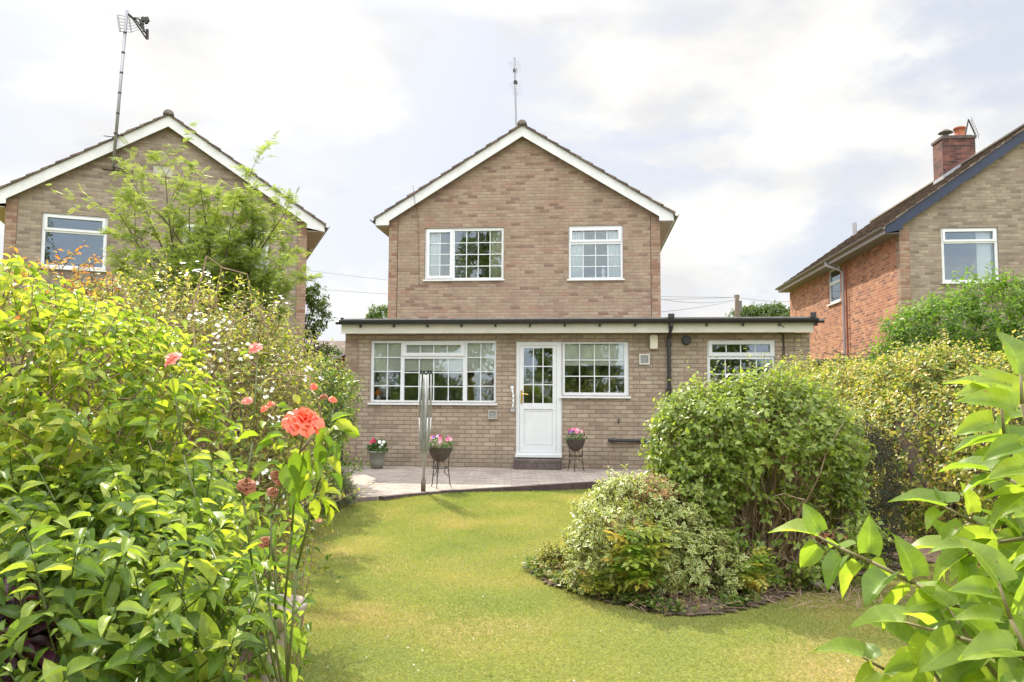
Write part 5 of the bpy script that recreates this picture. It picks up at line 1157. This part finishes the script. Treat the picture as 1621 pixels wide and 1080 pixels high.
# ---- roses
def rose(t, c, r, m_, name='rose_bloom', face=(0, -.75, .5), n=(5, 6, 7, 8), label=None):
    """layers of cupped petals round an axis"""
    ax = Vector(face).normalized(); a = ax.orthogonal().normalized(); b_ = ax.cross(a); V = []; F = []; rr = random.Random(int(abs(c[0]*1e4)))
    for L_, k in enumerate(n):
        f_ = (L_+1)/len(n); op = .12+.80*f_                       # how far the layer opens
        for q in range(k):
            t0 = 2*PI*q/k+L_*.7+rr.uniform(-.15, .15); s0 = len(V); NU, NV = 6, 5; wv = rr.uniform(.8, 1.15)
            for i in range(NU+1):
                for j in range(NV+1):
                    u_ = i/NU; v_ = j/NV*2-1
                    th = t0+v_*(PI/k)*1.35*(.35+.65*math.sin(min(1, u_*1.15)*PI*.62))
                    el_ = (1-op)*1.35*(1-.1*u_)+rr.uniform(-.02, .02)
                    rad = r*wv*(math.cos(el_)*u_*(.35+.65*f_))*1.05+.02*r
                    hgt = r*(math.sin(el_)*u_*.9+.35*u_*(1-u_)-.25*f_*u_*u_*(1+.6*v_*v_))+.10*r*math.sin(9*th+L_*2)*u_+.06*r*math.sin(23*th+L_)*u_
                    p = Vector(c)+a*(rad*math.cos(th))+b_*(rad*math.sin(th))+ax*hgt; V.append(p)
            for i in range(NU):
                for j in range(NV): z_ = s0+i*(NV+1)+j; F.append((z_, z_+1, z_+NV+2, z_+NV+1))
    mb = MB(); mb.add(V, F); return mb.build(name, m_, t, True, label=label)
def rosemat(name, c1, c2):
    return leafmat(name, [c1, c2], .35, .5, tint=(1.1, .7, .6), hue_scale=14)
RP = leafmat('coral_pink_petal', [(.84, .24, .14), (.78, .10, .14), (.76, .08, .18), (.80, .16, .34)], .3, .5, tint=(1.1, .7, .6), hue_scale=28); RP2 = rosemat('soft_pink_petal', (.80, .36, .32), (.85, .50, .45)); RU = leafmat('faded_petal', [(.32, .12, .06), (.45, .20, .10)], .2, .7)
rbv = Vector(at(455, 1050, 1.75)); rbv.z = -.1; t = empty('rose_bush', rbv, label='rose bush with one large coral-pink rose at the left edge of the lawn', cat='rose'); o_ = Vector(rbv)
def A_(px, py, Y): return at(px, py, Y)-o_
CN = leafmat('rose_cane', [(.13, .16, .05), (.24, .20, .08)], .1)
rose(t, A_(481, 666, 1.6), .037, RP, n=(5, 7, 8, 9, 10, 11), label='large coral-pink rose in full bloom', face=(.2, -.5, .8))
canes = [[(455, 1080, 1.75), (450, 960, 1.75), (462, 840, 1.7), (470, 740, 1.65), (480, 690, 1.61)], [(455, 1080, 1.75), (470, 900, 1.75), (500, 780, 1.7), (520, 700, 1.66), (527, 650, 1.65)], [(445, 1080, 1.8), (425, 950, 1.8), (430, 820, 1.8), (455, 740, 1.75), (440, 690, 1.72), (425, 665, 1.7)],
         [(440, 1080, 1.85), (400, 900, 1.9), (385, 790, 1.9), (400, 700, 1.9), (408, 560, 1.95)], [(430, 1080, 1.9), (330, 860, 2.0), (290, 720, 2.0), (272, 590, 2.0)], [(470, 740, 1.65), (500, 715, 1.64), (535, 690, 1.64)]]
for c_ in canes: MB().path([tuple(A_(*p)) for p in c_], .0035, 6, .002).build('cane', CN, t, True)
for (px, py, Y, r_, m_, lab) in ((273, 568, 2.0, .024, RP2, 'soft pink rose on the left'), (404, 551, 1.95, .019, RP2, 'small pale pink rose near the top'), (392, 634, 1.95, .013, RP2, None), (418, 647, 1.9, .010, RP, None), (497, 612, 1.7, .009, RP, None), (527, 632, 1.65, .008, RP, None), (512, 628, 1.65, .009, RU, None), (390, 768, 1.9, .024, RU, None), (437, 752, 1.75, .014, RU, None), (420, 858, 1.8, .016, RU, None), (432, 778, 1.8, .013, RU, None), (443, 762, 1.8, .012, RU, None), (428, 640, 1.9, .010, RP, None)):
    rose(t, A_(px, py, Y), r_, m_, 'rose_bloom', (RS.randn()*.3, -.5, .7), (4, 5, 6), label=lab)
ROL = leafmat('rose_leaf', [(.10, .19, .02), (.22, .32, .03), (.36, .42, .05)], .5, .35, hue_scale=8)
lp = []; ld = []; ls_ = []
for (px, py, Y, s_, dx_, dz_) in ((540, 672, 1.6, .05, 1, -.1), (552, 680, 1.62, .045, .8, -.3), (530, 668, 1.6, .045, .5, .4), (515, 690, 1.58, .045, .5, -.6), (527, 700, 1.6, .045, .6, -.6), (505, 702, 1.6, .05, .2, -.8), (490, 712, 1.6, .05, -.1, -.8), (525, 725, 1.6, .045, .7, -.5), (500, 730, 1.6, .045, .3, -.7), (440, 690, 1.65, .055, -.8, .0), (425, 700, 1.65, .05, -.8, -.3), (450, 680, 1.6, .04, -.6, .4), (468, 715, 1.6, .07, .2, -.8), (455, 735, 1.6, .075, .3, -.6), (400, 690, 1.7, .05, -1, .1), (420, 735, 1.7, .05, -.7, -.4), (510, 755, 1.6, .05, .2, -.9), (530, 750, 1.65, .045, .6, -.6), (485, 760, 1.62, .05, -.2, -.9), (500, 790, 1.65, .045, .1, -1), (470, 780, 1.65, .05, -.5, -.7), (520, 800, 1.7, .045, .3, -.8), (455, 650, 1.6, .03, -.8, .2), (470, 640, 1.62, .03, -.3, .6)):
    lp.append(tuple(A_(px-dx_*10, py, Y))); ld.append((dx_, RS.randn()*.3, dz_)); ls_.append(s_*.95)
for c_ in canes[:5]:
    for _ in range(12):
        i = RS.randint(1, len(c_)-1); f_ = RS.rand(); p = [c_[i][q]*(1-f_)+c_[i+1][q]*f_ for q in range(3)]; d_ = RS.randn(3)*[1, 1, .5]
        lp.append(tuple(A_(*p)+Vector(d_)*.02)); ld.append(tuple(d_)); ls_.append(.036*(.7+.6*RS.rand()))
leaves('foliage', np.array(lp), np.array(ld, float), nrm(np.array([0, -.35, .9])+RS.randn(len(lp), 3)*.35), np.array(ls_), .58, OVAL, ROL, t, True)
# stand of tall bare stems with faded heads at the lawn edge
g0_ = Vector(at(430, 1040, 2.9)); g0_.z = -.1; t = empty('tall_stemmed_perennial', g0_, label='clump of tall thin stems with rust-brown faded heads at the lawn edge', cat='plant'); bs = []; tp = []
for i in range(26):
    px = 385+RS.rand()*85; a_ = at(px, 1010+RS.rand()*30, 2.9+RS.rand()*.3); a_.z = -.1; b_ = at(px+5+RS.randn()*18, 745+RS.rand()*150, a_.y); bs.append(np.array(a_-g0_)); tp.append(np.array(b_-g0_))
stems(t, bs, tp, .004, TWIG, n=7, wob=.03); tp = np.array(tp); bs = np.array(bs)
k_ = 9; f_ = np.tile(np.linspace(.35, 1, k_), len(tp)); Pq = np.repeat(bs, k_, 0)*(1-f_)[:, None]+np.repeat(tp, k_, 0)*f_[:, None]+RS.randn(len(tp)*k_, 3)*.015
leaves('foliage', Pq, RS.randn(len(Pq), 3)*[1, 1, .4]+[0, 0, -.1], nrm(np.array([0, 0, 1.])+RS.randn(len(Pq), 3)*.4), .05*(.6+.7*RS.rand(len(Pq))), .45, OVAL, PR, t, True)
blossoms('faded_heads', tp[:10]+[0, 0, .005], nrm(RS.randn(10, 3)*.4+[0, 0, 1]), .018, RU, t, 7, kind='stuff')
# a few large leaves over the lawn edge
t = empty('leafy_stem', at(430, 1060, 2.1), label='upright stem with large drooping leaves against the lawn beside the stone bowl', cat='plant'); o_ = Vector(t.location); o_.z = -.1; t.location = o_
cs = [(432, 1075, 2.1), (437, 980, 2.1), (436, 900, 2.08), (430, 860, 2.05)]; lift = [tuple(at(*p)-o_) for p in cs]; MB().path([(0, 0, 0)]+lift, .006, 7, .003).build('stem', CN, t, True)
lp = []; ld = []
for (px, py, dx_, dz_, s_) in ((425, 880, -1, .2, .1), (440, 890, 1, .1, .08), (448, 915, .4, -.9, .075), (415, 900, -.9, -.3, .1), (432, 870, 0, 1, .09), (446, 965, .5, -.8, .09), (450, 1000, .6, -.6, .09), (440, 930, .8, .2, .08), (420, 990, -.6, -.6, .1), (440, 1040, .5, -.7, .1), (428, 860, -.4, .8, .08), (455, 1050, .5, -.8, .08)):
    lp.append(tuple(at(px, py, 2.08)-o_)); ld.append((dx_, -.15, dz_, s_*.75))
ld = np.array(ld); leaves('foliage', np.array(lp), ld[:, :3], nrm(np.array([0, -.5, .8])+RS.randn(len(lp), 3)*.2), ld[:, 3], .45, OVAL, HL_, t, True)
# bird bath
g = at(430, 968, 2.75); t = empty('bird_bath', (g.x, g.y, -.1), label='pale stone bowl on a pedestal half hidden in the left border', cat='bird bath')
zz = g.z+.1; ST = mat('stone_pink', (.42, .34, .29), .85, noise=.25, nscale=14, bump=.3)
MB().lathe([(.001, zz-.06), (.06, zz-.058), (.105, zz-.02), (.122, zz+.02), (.118, zz+.03), (.108, zz+.022), (.08, zz-.01), (.001, zz-.03)], (0, 0, 0), 30).build('bowl', ST, t, True)
MB().lathe([(.09, 0), (.08, .05), (.04, .08), (.035, .2), (.05, zz-.06)], (0, 0, 0), 18).build('pedestal', ST, t, True)
# small dark finial among the rambler
p = at(378, 660, 3.9); t = empty('wire_finial', (p.x, p.y, p.z), label='small dark wire finial among the rambling rose', cat='finial'); b_ = MB()
b_.tube((0, 0, -1.3), (0, 0, -.02), .005); 
for k in range(4):
    a = k*PI/2; b_.path([(0, 0, .06), (.03*math.cos(a), .03*math.sin(a), .03), (.03*math.cos(a), .03*math.sin(a), 0), (0, 0, -.03)], .0025, 5)
b_.box(-.012, .012, -.012, .012, -.04, -.0); b_.build('frame', DMETAL, t)

# ---- lilac branch close to the camera on the right
LI = leafmat('lilac_leaf', [(.15, .24, .04), (.21, .31, .05), (.30, .39, .07)], .56, .42, hue_scale=9, tint=(1.12, 1.1, .5), veins=True)
t = empty('lilac_bush', (1.05, 1.2, -.1), label='lilac branches with large heart-shaped leaves close to the camera on the right', cat='bush'); o_ = Vector(t.location)
brs = [[(1720, 1040, 1.15), (1560, 985, 1.2), (1450, 925, 1.25), (1380, 890, 1.28), (1330, 868, 1.3), (1292, 848, 1.32)],
       [(1720, 900, 1.2), (1620, 862, 1.25), (1545, 828, 1.28), (1490, 800, 1.3)],
       [(1720, 960, 1.1), (1660, 800, 1.12), (1632, 700, 1.13), (1618, 640, 1.14), (1616, 590, 1.15)],
       [(1660, 800, 1.2), (1620, 740, 1.22), (1590, 690, 1.25), (1585, 640, 1.25)],
       [(1560, 1180, 1.3), (1470, 1090, 1.32), (1400, 1060, 1.34), (1365, 1040, 1.35)],
       [(1760, 1120, 1.1), (1620, 1040, 1.12), (1520, 1010, 1.15), (1430, 985, 1.18)],
       [(1740, 1000, 1.2), (1640, 930, 1.25), (1560, 890, 1.3), (1500, 870, 1.34)],
       [(1700, 1200, 1.1), (1600, 1100, 1.12), (1540, 1020, 1.15), (1500, 960, 1.2)],
       [(1720, 1150, 1.05), (1640, 1060, 1.06), (1600, 980, 1.08), (1580, 920, 1.1)],
       [(1760, 1060, 1.2), (1690, 960, 1.22), (1630, 860, 1.25), (1600, 800, 1.28)],
       [(1560, 1200, 1.2), (1510, 1110, 1.22), (1475, 1060, 1.24), (1440, 1020, 1.26)],
       [(1750, 1000, 1.15), (1680, 900, 1.16), (1640, 850, 1.18), (1570, 860, 1.2), (1530, 880, 1.22)],
       [(1700, 1180, 1.2), (1640, 1110, 1.22), (1570, 1060, 1.24), (1530, 1040, 1.26)],
       [(1700, 860, 1.1), (1650, 790, 1.12), (1600, 760, 1.15), (1565, 745, 1.18)],
       [(1680, 700, 1.3), (1640, 660, 1.3), (1600, 640, 1.32), (1570, 620, 1.34)]]
lp = []; ld = []; ln_ = []; ls_ = []
for bi, b_ in enumerate(brs):
    pts = [at(*p)-o_ for p in b_]
    MB().path([tuple(p) for p in pts], .0045, 7, .002).build('branch', mat('lilac_twig', (.20, .17, .08), .7), t, True)
    k = 0; acc = 0
    for i in range(len(pts)-1):
        seg = pts[i+1]-pts[i]; L_ = seg.length; d = seg.normalized()
        while acc < L_:
            p = pts[i]+d*acc; sd_ = d.cross(Vector((0, -.35, 1))).normalized() if k % 2 else d.cross(Vector((.3, 1, .2))).normalized()
            for s_ in (-1, 1):
                dd = sd_*s_+d*.55+Vector(RS.randn(3)*.22)+Vector((-.15, 0, -.25))
                pe = p+dd.normalized()*.016
                lp.append(tuple(pe)); ld.append(tuple(dd)); ln_.append(tuple(Vector((RS.randn()*.35, -.35+RS.randn()*.35, .85)))); ls_.append((.052+.026*RS.rand())*(1-.25*(i == len(pts)-2)))
            k += 1; acc += .033+.01*RS.rand()
        acc -= L_
    dd = (pts[-1]-pts[-2]).normalized()+Vector((-.2, 0, -.1)); lp.append(tuple(pts[-1])); ld.append(tuple(dd)); ln_.append((0, -.3, 1)); ls_.append(.075)
leaves('foliage', np.array(lp), np.array(ld), nrm(np.array(ln_)), np.array(ls_), .74, HEART, LI, t, True)
# the shoot right at the front of the photograph's left edge is part of the bright bush; two small orange blooms low right
p = at(1465, 1072, 1.9); o = MB(); t = empty('marigold', (p.x, p.y, p.z-.02), label='small orange flower at the bottom edge below the lilac leaves', cat='flower')
blossoms('petals', np.array([[0, 0, .02]]), np.array([[0, -.5, .8]]), .012, mat('orange_petal'), t, 9); MB().tube((0, 0, -.5), (0, 0, .018), .002).build('stem', CN, t)
